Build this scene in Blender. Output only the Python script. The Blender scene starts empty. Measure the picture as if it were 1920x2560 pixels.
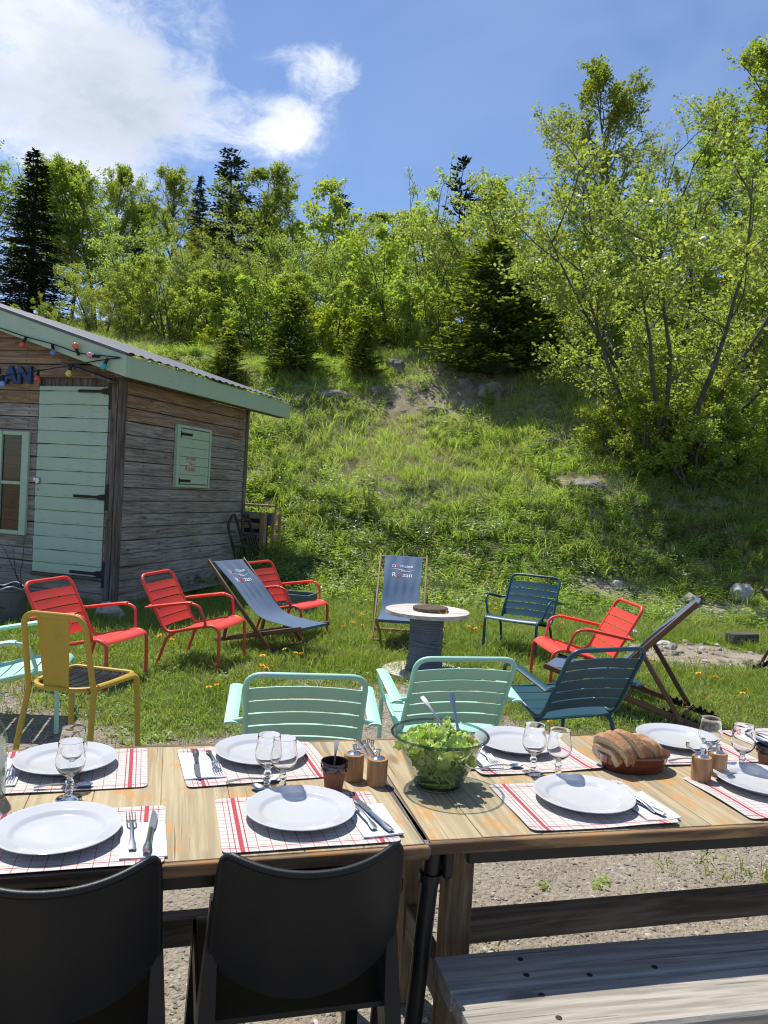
import bpy, math, random
import numpy as np
from mathutils import Vector, Matrix

sc = bpy.context.scene
COL = sc.collection
R = math.radians
rng = np.random.default_rng(7)

# ------------------------------------------------------------------ camera
cam_d = bpy.data.cameras.new('camera')
cam = bpy.data.objects.new('camera', cam_d); COL.objects.link(cam)
cam_d.sensor_fit = 'VERTICAL'; cam_d.sensor_height = 36.0
cam_d.lens = 36.0 * 1950 / 2560
cam_d.clip_start = 0.05; cam_d.clip_end = 2000
_pitch, _roll = R(-1.61), R(3.2)
_f = Vector((0, math.cos(_pitch), math.sin(_pitch)))
_u = Vector((0, -math.sin(_pitch), math.cos(_pitch))); _r = Vector((1, 0, 0))
_right = _r * math.cos(_roll) + _u * math.sin(_roll)
_up = -_r * math.sin(_roll) + _u * math.cos(_roll)
_m = Matrix((( _right.x, _up.x, -_f.x, 0), (_right.y, _up.y, -_f.y, 0), (_right.z, _up.z, -_f.z, 1.56), (0, 0, 0, 1)))
cam.matrix_world = _m
sc.camera = cam

# ------------------------------------------------------------------ light
SUN_EL, SUN_AZ = R(64), R(-37)          # azimuth from +Y towards +X
S = Vector((math.sin(SUN_AZ) * math.cos(SUN_EL), math.cos(SUN_AZ) * math.cos(SUN_EL), math.sin(SUN_EL)))
sun_d = bpy.data.lights.new('sun', 'SUN'); sun_d.energy = 3.5; sun_d.angle = R(0.53); sun_d.color = (1.0, 0.955, 0.88)
sun = bpy.data.objects.new('sun', sun_d); COL.objects.link(sun)
sun.rotation_euler = (-S).to_track_quat('-Z', 'Y').to_euler(); sun.location = (0, 0, 20)

sc.view_settings.view_transform = 'Standard'; sc.view_settings.look = 'None'
sc.view_settings.gamma = 1.0; sc.view_settings.use_curve_mapping = False
sc.view_settings.exposure = 0.68
sc.cycles.max_bounces = 10; sc.cycles.transparent_max_bounces = 16
sc.cycles.transmission_bounces = 10; sc.cycles.diffuse_bounces = 4; sc.cycles.glossy_bounces = 4
sc.cycles.caustics_refractive = True; sc.cycles.caustics_reflective = False
sc.cycles.sample_clamp_indirect = 6.0; sc.cycles.blur_glossy = 0.5
sc.cycles.use_denoising = True; sc.cycles.filter_width = 1.15

# ------------------------------------------------------------------ node helpers
class NT:
    def __init__(s, tree): s.t = tree; s.t.nodes.clear()
    def n(s, typ, **kw):
        nd = s.t.nodes.new(typ)
        for k, v in kw.items():
            if k == 'inp':
                for kk, vv in v.items():
                    s.put(nd, kk, vv)
            else: setattr(nd, k, v)
        return nd
    def put(s, nd, key, val):
        sk = nd.inputs[key]
        if isinstance(val, bpy.types.NodeSocket): s.t.links.new(val, sk)
        elif isinstance(val, bpy.types.Node): s.t.links.new(val.outputs[0], sk)
        else: sk.default_value = val
    def math(s, op, a, b=None, c=None, clamp=False):
        nd = s.t.nodes.new('ShaderNodeMath'); nd.operation = op; nd.use_clamp = clamp
        s.put(nd, 0, a)
        if b is not None: s.put(nd, 1, b)
        if c is not None: s.put(nd, 2, c)
        return nd.outputs[0]
    def mix(s, fac, a, b, mode='MIX'):
        nd = s.t.nodes.new('ShaderNodeMix'); nd.data_type = 'RGBA'; nd.blend_type = mode
        s.put(nd, 0, fac); s.put(nd, 6, a); s.put(nd, 7, b)
        return nd.outputs[2]
    def ramp(s, fac, stops, interp='LINEAR'):
        nd = s.t.nodes.new('ShaderNodeValToRGB'); cr = nd.color_ramp; cr.interpolation = interp
        while len(cr.elements) > 1: cr.elements.remove(cr.elements[-1])
        for i, (p, c) in enumerate(stops):
            e = cr.elements[0] if i == 0 else cr.elements.new(p)
            e.position = p; e.color = c4(c)
        s.put(nd, 0, fac); return nd.outputs[0]
    def noise(s, vec, scale, detail=3, rough=.55, out=0, dist=0.0):
        nd = s.t.nodes.new('ShaderNodeTexNoise')
        if vec is not None: s.put(nd, 'Vector', vec)
        s.put(nd, 'Scale', scale); s.put(nd, 'Detail', detail); s.put(nd, 'Roughness', rough); s.put(nd, 'Distortion', dist)
        return nd.outputs[out]
    def smooth(s, x, a, b):
        nd = s.t.nodes.new('ShaderNodeMapRange'); nd.interpolation_type = 'SMOOTHSTEP'
        s.put(nd, 0, x); s.put(nd, 1, a); s.put(nd, 2, b); s.put(nd, 3, 0.0); s.put(nd, 4, 1.0)
        return nd.outputs[0]
def c4(c):
    if isinstance(c, (int, float)): c = (c, c, c)
    return tuple(c) if len(c) == 4 else (*c, 1.0)

# ------------------------------------------------------------------ world: blue sky with cumulus
w = bpy.data.worlds.new('World'); sc.world = w; w.use_nodes = True
W = NT(w.node_tree)
sky = W.n('ShaderNodeTexSky', sky_type='NISHITA', sun_disc=False, sun_elevation=SUN_EL, sun_rotation=SUN_AZ, altitude=1200.0, air_density=1.0, dust_density=0.6, ozone_density=2.6)
tc = W.n('ShaderNodeTexCoord')
sep = W.n('ShaderNodeSeparateXYZ', inp={0: tc.outputs['Generated']})
dx, dy, dz = sep.outputs
zc = W.math('MAXIMUM', dz, 0.03)
cu = W.math('DIVIDE', dx, W.math('ADD', zc, .22)); cv = W.math('DIVIDE', dy, W.math('ADD', zc, .22))
comb = W.n('ShaderNodeCombineXYZ', inp={0: cu, 1: cv, 2: 0.35})
az = W.math('ARCTAN2', dx, dy); el = W.math('ARCSINE', dz)
def blob(a, e, sa, se, amp):
    p = W.math('POWER', W.math('DIVIDE', W.math('SUBTRACT', az, a), sa), 2.0)
    q = W.math('POWER', W.math('DIVIDE', W.math('SUBTRACT', el, e), se), 2.0)
    return W.math('MULTIPLY', W.math('EXPONENT', W.math('MULTIPLY', W.math('ADD', p, q), -1.0)), amp)
bias = None
for b in [(-.43, .46, .12, .10, .26), (-.38, .40, .14, .065, .22), (-.27, .43, .07, .05, .15), (-.255, .52, .06, .035, .14), (-.115, .487, .055, .022, .20), (-.137, .415, .05, .042, .24), (-.075, .48, .03, .025, .08),
          (-.005, .398, .020, .014, .18), (-.16, .46, .026, .014, -.12), (-.175, .535, .05, .03, -.20), (.22, .46, .20, .20, -.30), (.03, .52, .08, .08, -.28), (.02, .33, .12, .05, -.24), (-.24, .335, .08, .035, -.16), (-.43, .345, .12, .03, .05)]:
    g = blob(*b); bias = g if bias is None else W.math('ADD', bias, g)
n1 = W.noise(comb.outputs[0], 3.4, 9, .62, dist=.5)
n2 = W.noise(comb.outputs[0], 13.0, 8, .68, dist=.6)
base = W.math('ADD', W.math('ADD', W.math('MULTIPLY', n1, .58), W.math('MULTIPLY', n2, .42)), bias)
mask = W.smooth(base, .52, .84)
shade = W.noise(comb.outputs[0], 1.9, 5, .55)
thick = W.smooth(base, .62, .98)
ccol = W.ramp(W.math('ADD', W.math('MULTIPLY', shade, .9), W.math('MULTIPLY', thick, .22)), [(.30, (.78, .79, .81)), (.47, (.70, .72, .75)), (.63, (.49, .53, .60)), (.85, (.37, .42, .49))])
hi = W.noise(comb.outputs[0], 1.1, 4, .7, dist=.6)
veil = W.math('MULTIPLY', W.smooth(hi, .40, .75), .26)
lp_col = W.mix(1.0, sky.outputs[0], (0.082, 0.088, 0.097, 1), 'MULTIPLY')
sk2 = W.mix(veil, lp_col, (.34, .42, .62, 1))
skc = W.mix(mask, sk2, ccol)
bg = W.n('ShaderNodeBackground', inp={'Color': skc, 'Strength': 1.0})
W.n('ShaderNodeOutputWorld', inp={0: bg.outputs[0]})

# ------------------------------------------------------------------ mesh helpers
def rotz(a):
    c, s = math.cos(a), math.sin(a); return np.array([[c, -s, 0], [s, c, 0], [0, 0, 1.]])
def roty(a):
    c, s = math.cos(a), math.sin(a); return np.array([[c, 0, s], [0, 1, 0], [-s, 0, c]])
def rotx(a):
    c, s = math.cos(a), math.sin(a); return np.array([[1, 0, 0], [0, c, -s], [0, s, c]])

def link(o, parent=None):
    COL.objects.link(o)
    if parent is not None: o.parent = parent
    return o
def tag(o, label=None, cat=None, group=None, kind=None):
    if label: o['label'] = label
    if cat: o['category'] = cat
    if group: o['group'] = group
    if kind: o['kind'] = kind
    return o
def thing(name, label, cat, loc=(0, 0, 0), rz=0.0, group=None):
    o = bpy.data.objects.new(name, None); o.empty_display_size = .1
    o.location = loc; o.rotation_euler = (0, 0, rz)
    link(o); return tag(o, label, cat, group)

class MB:
    def __init__(s): s.v = []; s.f = []; s.n = 0
    def add(s, v, f):
        v = np.asarray(v, float).reshape(-1, 3)
        s.v.append(v); k = s.n; s.f.extend([tuple(i + k for i in q) for q in f]); s.n += len(v); return s
    def box(s, c, d, rot=None, bev=0.0):
        h = np.array(d) / 2.0; b = min(bev, .45 * min(d))
        sg = [(x, y, z) for x in (-1, 1) for y in (-1, 1) for z in (-1, 1)]
        if b <= 0:
            v = np.array(sg) * h
            f = [(0, 1, 3, 2), (4, 6, 7, 5), (0, 4, 5, 1), (2, 3, 7, 6), (0, 2, 6, 4), (1, 5, 7, 3)]
        else:
            v = np.zeros((24, 3)); idx = {}
            for i, g in enumerate(sg):
                for k in range(3):
                    p = np.array(g) * (h - b); p[k] = g[k] * h[k]; v[i * 3 + k] = p; idx[(g, k)] = i * 3 + k
            f = []
            for k in range(3):
                a, c2 = (k + 1) % 3, (k + 2) % 3
                for sgn in (-1, 1):
                    q = []
                    for (p1, p2) in ((-1, -1), (1, -1), (1, 1), (-1, 1)):
                        g = [0, 0, 0]; g[k] = sgn; g[a] = p1; g[c2] = p2; q.append(idx[(tuple(g), k)])
                    f.append(q)
                for p1 in (-1, 1):
                    for p2 in (-1, 1):
                        g1 = [0, 0, 0]; g1[k] = -1; g1[a] = p1; g1[c2] = p2; g2 = list(g1); g2[k] = 1
                        g1, g2 = tuple(g1), tuple(g2)
                        f.append([idx[(g1, a)], idx[(g2, a)], idx[(g2, c2)], idx[(g1, c2)]])
            for g in sg: f.append([idx[(g, 0)], idx[(g, 1)], idx[(g, 2)]])
            ff = []
            for q in f:
                p = v[list(q)]; nn = np.cross(p[1] - p[0], p[2] - p[0])
                ff.append(tuple(q) if nn @ p.mean(0) > 0 else tuple(q[::-1]))
            f = ff
        if rot is not None: v = v @ np.asarray(rot).T
        return s.add(v + np.array(c), f)
    def tube(s, pts, r, n=8, closed=False, cap=True, flat=1.0, up=None):
        p = np.asarray(pts, float); m = len(p); rr = np.broadcast_to(np.asarray(r, float), (m,))
        if closed: t = np.roll(p, -1, 0) - np.roll(p, 1, 0)
        else: t = np.gradient(p, axis=0)
        t /= np.linalg.norm(t, axis=1)[:, None] + 1e-12
        a = np.array(up if up is not None else ((0, 0, 1.) if abs(t[0][2]) < .9 else (1., 0, 0)))
        u = np.zeros_like(p); w_ = np.zeros_like(p)
        a = a - t[0] * (a @ t[0]); a /= np.linalg.norm(a)
        for i in range(m):
            a = a - t[i] * (a @ t[i]); a /= np.linalg.norm(a) + 1e-12
            u[i] = a; w_[i] = np.cross(t[i], a)
        th = np.arange(n) * 2 * math.pi / n
        v = p[:, None, :] + rr[:, None, None] * (np.cos(th)[None, :, None] * u[:, None, :] * flat + np.sin(th)[None, :, None] * w_[:, None, :])
        f = []
        for i in range(m if closed else m - 1):
            j = (i + 1) % m
            for k in range(n):
                l = (k + 1) % n; f.append((i * n + k, i * n + l, j * n + l, j * n + k))
        if cap and not closed:
            f.append(tuple(range(n))[::-1]); f.append(tuple((m - 1) * n + k for k in range(n)))
        return s.add(v, f)
    def lathe(s, prof, n=32, c=(0, 0, 0), sx=1.0, sy=1.0):
        prof = np.asarray(prof, float); m = len(prof); th = np.arange(n) * 2 * math.pi / n
        v = np.stack([prof[:, 0, None] * np.cos(th) * sx, prof[:, 0, None] * np.sin(th) * sy, np.repeat(prof[:, 1, None], n, 1)], -1)
        f = []
        for i in range(m - 1):
            for k in range(n):
                l = (k + 1) % n; f.append((i * n + k, i * n + l, (i + 1) * n + l, (i + 1) * n + k))
        if prof[0, 0] > 1e-6: f.append(tuple(range(n))[::-1])
        if prof[-1, 0] > 1e-6: f.append(tuple((m - 1) * n + k for k in range(n)))
        return s.add(v.reshape(-1, 3) + np.array(c), f)
    def lathe_open(s, prof, n=32, c=(0, 0, 0), sx=1.0, sy=1.0):
        k = len(s.f); s.lathe(prof, n, c, sx, sy)
        s.f = [q for i, q in enumerate(s.f) if i < k or len(q) == 4]; return s
    def grid(s, P, closed_u=False):
        P = np.asarray(P, float); a, b = P.shape[:2]; f = []
        for i in range(a if closed_u else a - 1):
            for j in range(b - 1):
                i2 = (i + 1) % a; f.append((i * b + j, i2 * b + j, i2 * b + j + 1, i * b + j + 1))
        return s.add(P.reshape(-1, 3), f)
    def sheet(s, P, th):
        """a closed sheet of thickness th from a grid of points (normals from the grid)"""
        P = np.asarray(P, float); a, b = P.shape[:2]
        du = np.gradient(P, axis=0); dv = np.gradient(P, axis=1); nn = np.cross(du, dv); nn /= np.linalg.norm(nn, axis=2)[..., None] + 1e-12
        A = P + nn * th / 2; B = P - nn * th / 2; k = a * b; f = []
        for i in range(a - 1):
            for j in range(b - 1):
                q = (i * b + j, (i + 1) * b + j, (i + 1) * b + j + 1, i * b + j + 1)
                f.append(q); f.append(tuple(x + k for x in q[::-1]))
        ring = [i * b for i in range(a)] + [(a - 1) * b + j for j in range(1, b)] + [i * b + b - 1 for i in range(a - 2, -1, -1)] + [j for j in range(b - 2, 0, -1)]
        for i in range(len(ring)):
            x, y = ring[i], ring[(i + 1) % len(ring)]; f.append((y, x, x + k, y + k))
        return s.add(np.concatenate([A.reshape(-1, 3), B.reshape(-1, 3)]), f)
    def prism(s, poly, h, M=None):
        """polygon in xy extruded in z by h; M 4x4 or function"""
        n = len(poly); v = np.array([(x, y, 0) for x, y in poly] + [(x, y, h) for x, y in poly])
        f = [tuple(range(n))[::-1], tuple(range(n, 2 * n))] + [(i, (i + 1) % n, (i + 1) % n + n, i + n) for i in range(n)]
        if M is not None: v = v @ np.asarray(M)[:3, :3].T + np.asarray(M)[:3, 3]
        return s.add(v, f)
    def mesh(s, name, mat=None, smooth=40):
        me = bpy.data.meshes.new(name)
        me.from_pydata(np.concatenate(s.v).tolist(), [], s.f); me.update()
        if smooth:
            me.polygons.foreach_set('use_smooth', np.ones(len(me.polygons), bool))
            me.set_sharp_from_angle(angle=R(smooth))
        if mat is not None: me.materials.append(mat)
        return me
    def build(s, name, mat=None, parent=None, smooth=40, loc=(0, 0, 0), rz=0.0):
        o = bpy.data.objects.new(name, s.mesh(name, mat, smooth)); o.location = loc; o.rotation_euler = (0, 0, rz)
        return link(o, parent)
def inst(name, me, parent=None, loc=(0, 0, 0), rot=(0, 0, 0), scale=(1, 1, 1)):
    o = bpy.data.objects.new(name, me); o.location = loc; o.rotation_euler = rot; o.scale = scale
    return link(o, parent)

def fillet(pts, r, seg=5, closed=False):
    """round the corners of a polyline"""
    pts = [np.array(p, float) for p in pts]; out = []; n = len(pts)
    for i, p in enumerate(pts):
        if not closed and i in (0, n - 1): out.append(p); continue
        a, b = pts[i - 1], pts[(i + 1) % n]
        rr = r[i] if isinstance(r, (list, tuple)) else r
        da, db = a - p, b - p; la, lb = np.linalg.norm(da), np.linalg.norm(db)
        d = min(rr, la * .48, lb * .48); A = p + da / la * d; B = p + db / lb * d
        for k in range(seg + 1):
            t = k / seg; out.append((1 - t) ** 2 * A + 2 * t * (1 - t) * p + t * t * B)
    return np.array(out)
def spline(pts, n=24):
    """Catmull-Rom through points"""
    p = np.asarray(pts, float); p = np.concatenate([[2 * p[0] - p[1]], p, [2 * p[-1] - p[-2]]]); m = len(p) - 3
    out = []
    for t in np.linspace(0, m - 1e-9, n):
        i = int(t); u = t - i; a, b, c, d = p[i:i + 4]
        out.append(.5 * ((2 * b) + (c - a) * u + (2 * a - 5 * b + 4 * c - d) * u * u + (3 * b - a - 3 * c + d) * u ** 3))
    return np.array(out)
_txt = {}
def text_geo(body, size=1.0, bold=0.0, align='CENTER'):
    """flat glyph outlines of a line of lettering, as triangles"""
    k = (body, size, bold, align)
    if k in _txt: return _txt[k]
    cu = bpy.data.curves.new('t', 'FONT'); cu.body = body; cu.size = size; cu.align_x = align; cu.resolution_u = 3; cu.offset = bold
    o = bpy.data.objects.new('t', cu); COL.objects.link(o)
    dg = bpy.context.evaluated_depsgraph_get(); me = o.evaluated_get(dg).to_mesh()
    v = np.array([x.co[:] for x in me.vertices]); f = [tuple(p.vertices) for p in me.polygons]
    o.evaluated_get(dg).to_mesh_clear(); bpy.data.objects.remove(o); bpy.data.curves.remove(cu)
    _txt[k] = (v, f); return v, f

# ------------------------------------------------------------------ ground height
def sstep(a,b,x):
    t=np.clip((x-a)/(b-a),0,1); return t*t*(3-2*t)
def _hash(i,j,s):
    h=np.sin(i*127.1+j*311.7+s*74.7)*43758.5453
    return h-np.floor(h)
def vnoise(x,y,s=0):
    i=np.floor(x); j=np.floor(y); fx=x-i; fy=y-j
    fx=fx*fx*(3-2*fx); fy=fy*fy*(3-2*fy)
    a=_hash(i,j,s);b=_hash(i+1,j,s);c=_hash(i,j+1,s);d=_hash(i+1,j+1,s)
    return (a*(1-fx)+b*fx)*(1-fy)+(c*(1-fx)+d*fx)*fy-.5
def zt(x,y):
    """height of the ground: gravel terrace, lawn, steep grassy bank, hillside beyond"""
    x=np.asarray(x,float); y=np.asarray(y,float)
    y0=10.2+.9*vnoise(x*.22,y*0+3,1)+1.6*sstep(3,7,x)-1.3*sstep(5,9,x)
    d=y-y0
    run=np.clip(d,0,9.0)
    h=.60*np.where(run<2.4,run*run/4.8,run-1.2)
    e=np.clip(d-9.0,0,200)
    rise=.17+.26*sstep(1.5,9,x)+.05*sstep(-2,-10,x)
    h=h+rise*np.clip(e,0,18)+.03*np.clip(e-18,0,300)
    m=sstep(0,3,d)
    h=h+m*(.55*vnoise(x*.45,y*.45,2)+.28*vnoise(x*1.1,y*1.1,3))
    h=h+.6*np.exp(-((x-6.0)/1.9)**2-((y-15.2)/1.7)**2)   # mound under the sallow
    lawn=sstep(4.2,6.0,y)
    h=h+lawn*(1-m)*(.05*vnoise(x*.9,y*.9,4)+.02*vnoise(x*2.7,y*2.7,5))+.012*vnoise(x*3.1,y*3.1,6)
    return h

# ------------------------------------------------------------------ materials
def newmat(name):
    m = bpy.data.materials.new(name); m.use_nodes = True; return m, NT(m.node_tree)
def out(N, sh): N.n('ShaderNodeOutputMaterial', inp={0: sh})
def bump(N, h, strength=.3, dist=.01):
    return N.n('ShaderNodeBump', inp={'Strength': strength, 'Distance': dist, 'Height': h}).outputs[0]

def paint(name, col, rough=.38, wear=0.0, wearcol=(.06, .04, .03), spec=.5, dirt=.12, scale=14.0, scratch=False):
    m, N = newmat(name)
    tc = N.n('ShaderNodeTexCoord').outputs['Object']; oi = N.n('ShaderNodeObjectInfo').outputs['Random']
    n = N.noise(tc, scale, 5, .6)
    c = N.mix(N.math('MULTIPLY', N.smooth(n, .45, .8), dirt), c4(col), c4(tuple(x * .55 + .02 for x in col)))
    c = N.mix(N.math('MULTIPLY', oi, .10), c, c4(tuple(min(1, x * 1.25) for x in col)))
    if wear:
        ww = N.smooth(N.noise(tc, 38, 4, .7), .70 - wear, .74 - wear); c = N.mix(ww, c, c4(wearcol))
    if scratch:
        mp = N.n('ShaderNodeMapping', inp={'Vector': tc, 'Scale': (5.0, 5.0, 75.0)}); pa = N.noise(tc, 3.5, 3)
        c = N.mix(N.math('MULTIPLY', N.smooth(N.math('ADD', N.noise(mp.outputs[0], 1.0, 4, .6), N.math('MULTIPLY', pa, .30)), .80, .84), .75), c, c4(tuple(x * .38 for x in col)))
    rr = N.math('ADD', rough, N.math('MULTIPLY', N.noise(tc, 40, 3), .12))
    b = N.n('ShaderNodeBsdfPrincipled', inp={'Base Color': c, 'Roughness': rr, 'Specular IOR Level': spec, 'Normal': bump(N, N.noise(tc, 220, 2), .06, .002)})
    out(N, b.outputs[0]); return m

def wood(name, base, dark, spots=None, axis=0, rough=.7, scale=1.0, spotamt=.5, grey=None, bs=.5, randamt=.5, crack=.5, per=True, fine=1.0, spotlo=.54, warpamt=3.0, nails=False):
    """weathered timber, grain along one object axis"""
    m, N = newmat(name)
    tc = N.n('ShaderNodeTexCoord').outputs['Object']; oi = N.n('ShaderNodeObjectInfo').outputs['Random']
    off = N.n('ShaderNodeVectorMath', operation='ADD', inp={0: tc, 1: N.n('ShaderNodeCombineXYZ', inp={0: N.math('MULTIPLY', oi, 37.0), 1: N.math('MULTIPLY', oi, 91.0), 2: N.math('MULTIPLY', oi, 53.0)}).outputs[0]}).outputs[0] if per else tc
    def st(f, a, b):
        s3 = [b, b, b]; s3[axis] = a
        mp = N.n('ShaderNodeMapping', inp={'Vector': off, 'Scale': tuple(x * scale for x in s3)}); return mp.outputs[0]
    warp = N.noise(st(1, 1.2, 3), 1.0, 2, out=1)
    g0 = N.n('ShaderNodeVectorMath', operation='ADD', inp={0: st(1, 2.4, 34 * fine), 1: N.n('ShaderNodeVectorMath', operation='SCALE', inp={0: warp, 'Scale': warpamt}).outputs[0]}).outputs[0]
    grain = N.noise(g0, 1.0, 6, .65)
    fine_ = N.noise(st(1, 6, 190), 1.0, 4, .6)
    blot = N.noise(st(1, 1.4, 3.2), 1.0, 4, .6)
    c = N.mix(N.smooth(grain, .36, .66), c4(dark), c4(base))
    c = N.mix(N.math('MULTIPLY', N.smooth(fine_, .5, .75), .35), c, c4(dark))
    if grey is not None: c = N.mix(N.math('MULTIPLY', N.smooth(blot, .38, .66), .8), c, N.mix(N.smooth(grain, .4, .62), c4(tuple(x * .55 for x in grey)), c4(grey)))
    if spots is not None:
        sp = N.noise(st(1, 7, 13), 1.0, 5, .68); c = N.mix(N.math('MULTIPLY', N.smooth(sp, spotlo, spotlo + .14), spotamt), c, c4(spots))
    cr = N.noise(st(1, 2.2, 75 * fine), 1.0, 3, .5); c = N.mix(N.math('MULTIPLY', N.smooth(cr, .665, .72), crack), c, c4(tuple(x * .35 for x in dark)))
    kn = N.n('ShaderNodeTexVoronoi', feature='F1', inp={'Vector': st(1, 2.0, 5.5), 'Scale': 1.0, 'Randomness': 1.0})
    c = N.mix(N.math('MULTIPLY', N.math('SUBTRACT', 1.0, N.smooth(kn.outputs['Distance'], .05, .13)), .75), c, c4(tuple(x * .45 for x in dark)))
    if nails:
        sp_ = N.n('ShaderNodeSeparateXYZ', inp={0: tc}); px = N.math('MULTIPLY', N.math('SUBTRACT', N.math('FRACT', N.math('ADD', N.math('DIVIDE', sp_.outputs[0], .60), 10.32)), .5), .60)
        pz = N.math('SUBTRACT', N.math('ABSOLUTE', N.math('ADD', sp_.outputs[2], .004)), .036)
        dd = N.math('SQRT', N.math('ADD', N.math('POWER', px, 2.0), N.math('MULTIPLY', N.math('POWER', pz, 2.0), .35)))
        c = N.mix(N.math('MULTIPLY', N.math('SUBTRACT', 1.0, N.smooth(dd, .003, .010)), .85), c, (.018, .014, .012, 1))
    c = N.mix(N.math('MULTIPLY', N.math('SUBTRACT', oi, .5), randamt), c, c4(tuple(x * .5 for x in base)), 'MIX')
    hh = N.math('SUBTRACT', N.math('ADD', N.math('MULTIPLY', grain, .6), N.math('MULTIPLY', fine_, .4)), N.smooth(cr, .66, .72))
    b = N.n('ShaderNodeBsdfPrincipled', inp={'Base Color': c, 'Roughness': rough, 'Specular IOR Level': .3, 'Normal': bump(N, hh, bs, .004)})
    out(N, b.outputs[0]); return m

def leafmat(name, c1, c2, c3=None, trans=.42, rough=.5, gl=.15, big=.35, transcol=None):
    """thin leaf: diffuse front, light shining through"""
    m, N = newmat(name)
    geo = N.n('ShaderNodeNewGeometry'); oi = N.n('ShaderNodeObjectInfo').outputs['Random']
    ri = geo.outputs['Random Per Island']
    c = N.mix(ri, c4(c1), c4(c2))
    pos = geo.outputs['Position']
    big_ = N.smooth(N.noise(pos, big, 3), .38, .66)
    if c3 is not None: c = N.mix(N.math('MULTIPLY', big_, .65), c, c4(c3))
    hs = N.n('ShaderNodeHueSaturation', inp={'Hue': N.math('ADD', .485, N.math('MULTIPLY', oi, .03)), 'Saturation': 1.0, 'Value': N.math('ADD', .82, N.math('MULTIPLY', oi, .36)), 'Color': c}).outputs[0]
    d = N.n('ShaderNodeBsdfPrincipled', inp={'Base Color': hs, 'Roughness': rough, 'Specular IOR Level': gl})
    tcol = N.mix(1.0, hs, c4(transcol or (1.3, 1.4, .55)), 'MULTIPLY')
    t = N.n('ShaderNodeBsdfTranslucent', inp={'Color': tcol})
    mx = N.n('ShaderNodeMixShader', inp={0: trans, 1: d.outputs[0], 2: t.outputs[0]})
    out(N, mx.outputs[0]); return m

def simple(name, col, rough=.5, metal=0.0, spec=.5, nz=0.0, nscale=30, trans=0.0, ior=1.5, coat=0.0, col2=None, bmp=0.0, bscale=60, thin=False):
    m, N = newmat(name)
    tc = N.n('ShaderNodeTexCoord').outputs['Object']
    c = c4(col)
    if nz or col2 is not None:
        c = N.mix(N.math('MULTIPLY', N.smooth(N.noise(tc, nscale, 5, .6), .35, .7), nz or 1.0), c4(col), c4(col2 or tuple(x * .5 for x in col)))
    inp = {'Base Color': c, 'Roughness': rough, 'Metallic': metal, 'Specular IOR Level': spec, 'Transmission Weight': trans, 'IOR': ior, 'Coat Weight': coat}
    if bmp: inp['Normal'] = bump(N, N.noise(tc, bscale, 5, .65), bmp, .01)
    b = N.n('ShaderNodeBsdfPrincipled', inp=inp); out(N, b.outputs[0]); return m

def glassmat(name, tint=(1, 1, 1), rough=0.0):
    """solid clear glass"""
    m, N = newmat(name)
    b = N.n('ShaderNodeBsdfGlass', inp={'Color': c4(tint), 'Roughness': rough, 'IOR': 1.47})
    out(N, b.outputs[0]); return m
def thinglass(name, face=(.985, .99, .99), rim=(.80, .85, .86), k=3.0, refl=.8):
    """thin blown glass: clear face-on, shinier towards the edge"""
    m, N = newmat(name)
    fc = N.n('ShaderNodeLayerWeight', inp={'Blend': .5}).outputs['Facing']
    t = N.n('ShaderNodeBsdfTransparent', inp={'Color': N.mix(N.math('POWER', fc, k), c4(face), c4(rim))})
    g = N.n('ShaderNodeBsdfGlossy', inp={'Color': (1, 1, 1, 1), 'Roughness': .02})
    fr = N.math('ADD', .025, N.math('MULTIPLY', N.math('POWER', fc, 5.0), refl), clamp=True)
    out(N, N.n('ShaderNodeMixShader', inp={0: fr, 1: t.outputs[0], 2: g.outputs[0]}).outputs[0]); return m

M = {}
M['red'] = paint('red_paint', (.80, .075, .055), .36, dirt=.22)
M['mint'] = paint('mint_paint', (.40, .69, .53), .40)
M['petrol'] = paint('petrol_blue_paint', (.018, .075, .105), .34)
M['yellow'] = paint('worn_yellow_paint', (.52, .34, .035), .5, wear=.035, dirt=.45)
M['seatblack'] = simple('black_lacquer', (.012, .012, .015), .18)
M['cabgreen'] = paint('green_cabin_paint', (.46, .575, .39), .5, dirt=.25, scale=6, scratch=True)
M['plank'] = wood('weathered_cladding', (.41, .33, .25), (.18, .142, .11), axis=0, grey=(.47, .41, .345), scale=1.0, randamt=.6, rough=.85, bs=1.0, nails=True, fine=1.4)
M['plank_warm'] = wood('sheltered_cladding', (.46, .28, .14), (.19, .11, .06), axis=0, grey=(.40, .29, .20), randamt=.5, rough=.8, bs=.8, nails=True, fine=1.4)
M['beam'] = wood('dark_beam', (.22, .165, .125), (.07, .052, .04), axis=2, grey=(.25, .22, .19), randamt=.3, rough=.85)
M['beamx'] = wood('grey_beam', (.16, .13, .10), (.05, .04, .03), axis=0, grey=(.17, .15, .13), randamt=.3, rough=.85)
M['iron'] = simple('rusty_iron', (.035, .026, .022), .7, metal=.3, col2=(.06, .035, .025), nz=.6)
M['blackiron'] = simple('black_iron', (.012, .013, .016), .45, metal=.4)
M['tabletop'] = wood('worn_tabletop', (.49, .395, .235), (.365, .285, .165), spots=(.52, .25, .07), axis=0, rough=.72, spotamt=.75, grey=(.44, .37, .235), bs=.3, randamt=.10, crack=.9, fine=2.0, spotlo=.50, warpamt=1.2)
M['tableedge'] = wood('table_edge', (.36, .22, .10), (.10, .06, .035), axis=0, spots=(.42, .18, .05), rough=.7, randamt=.2)
M['tablegrey'] = wood('table_end_grain', (.30, .26, .23), (.09, .075, .07), axis=0, rough=.85, randamt=.2)
M['steel_black'] = simple('black_steel', (.016, .017, .019), .38, metal=.2, nz=.3)
M['trestle'] = wood('trestle_timber', (.32, .215, .125), (.13, .082, .046), axis=2, rough=.75, randamt=.3)
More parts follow.
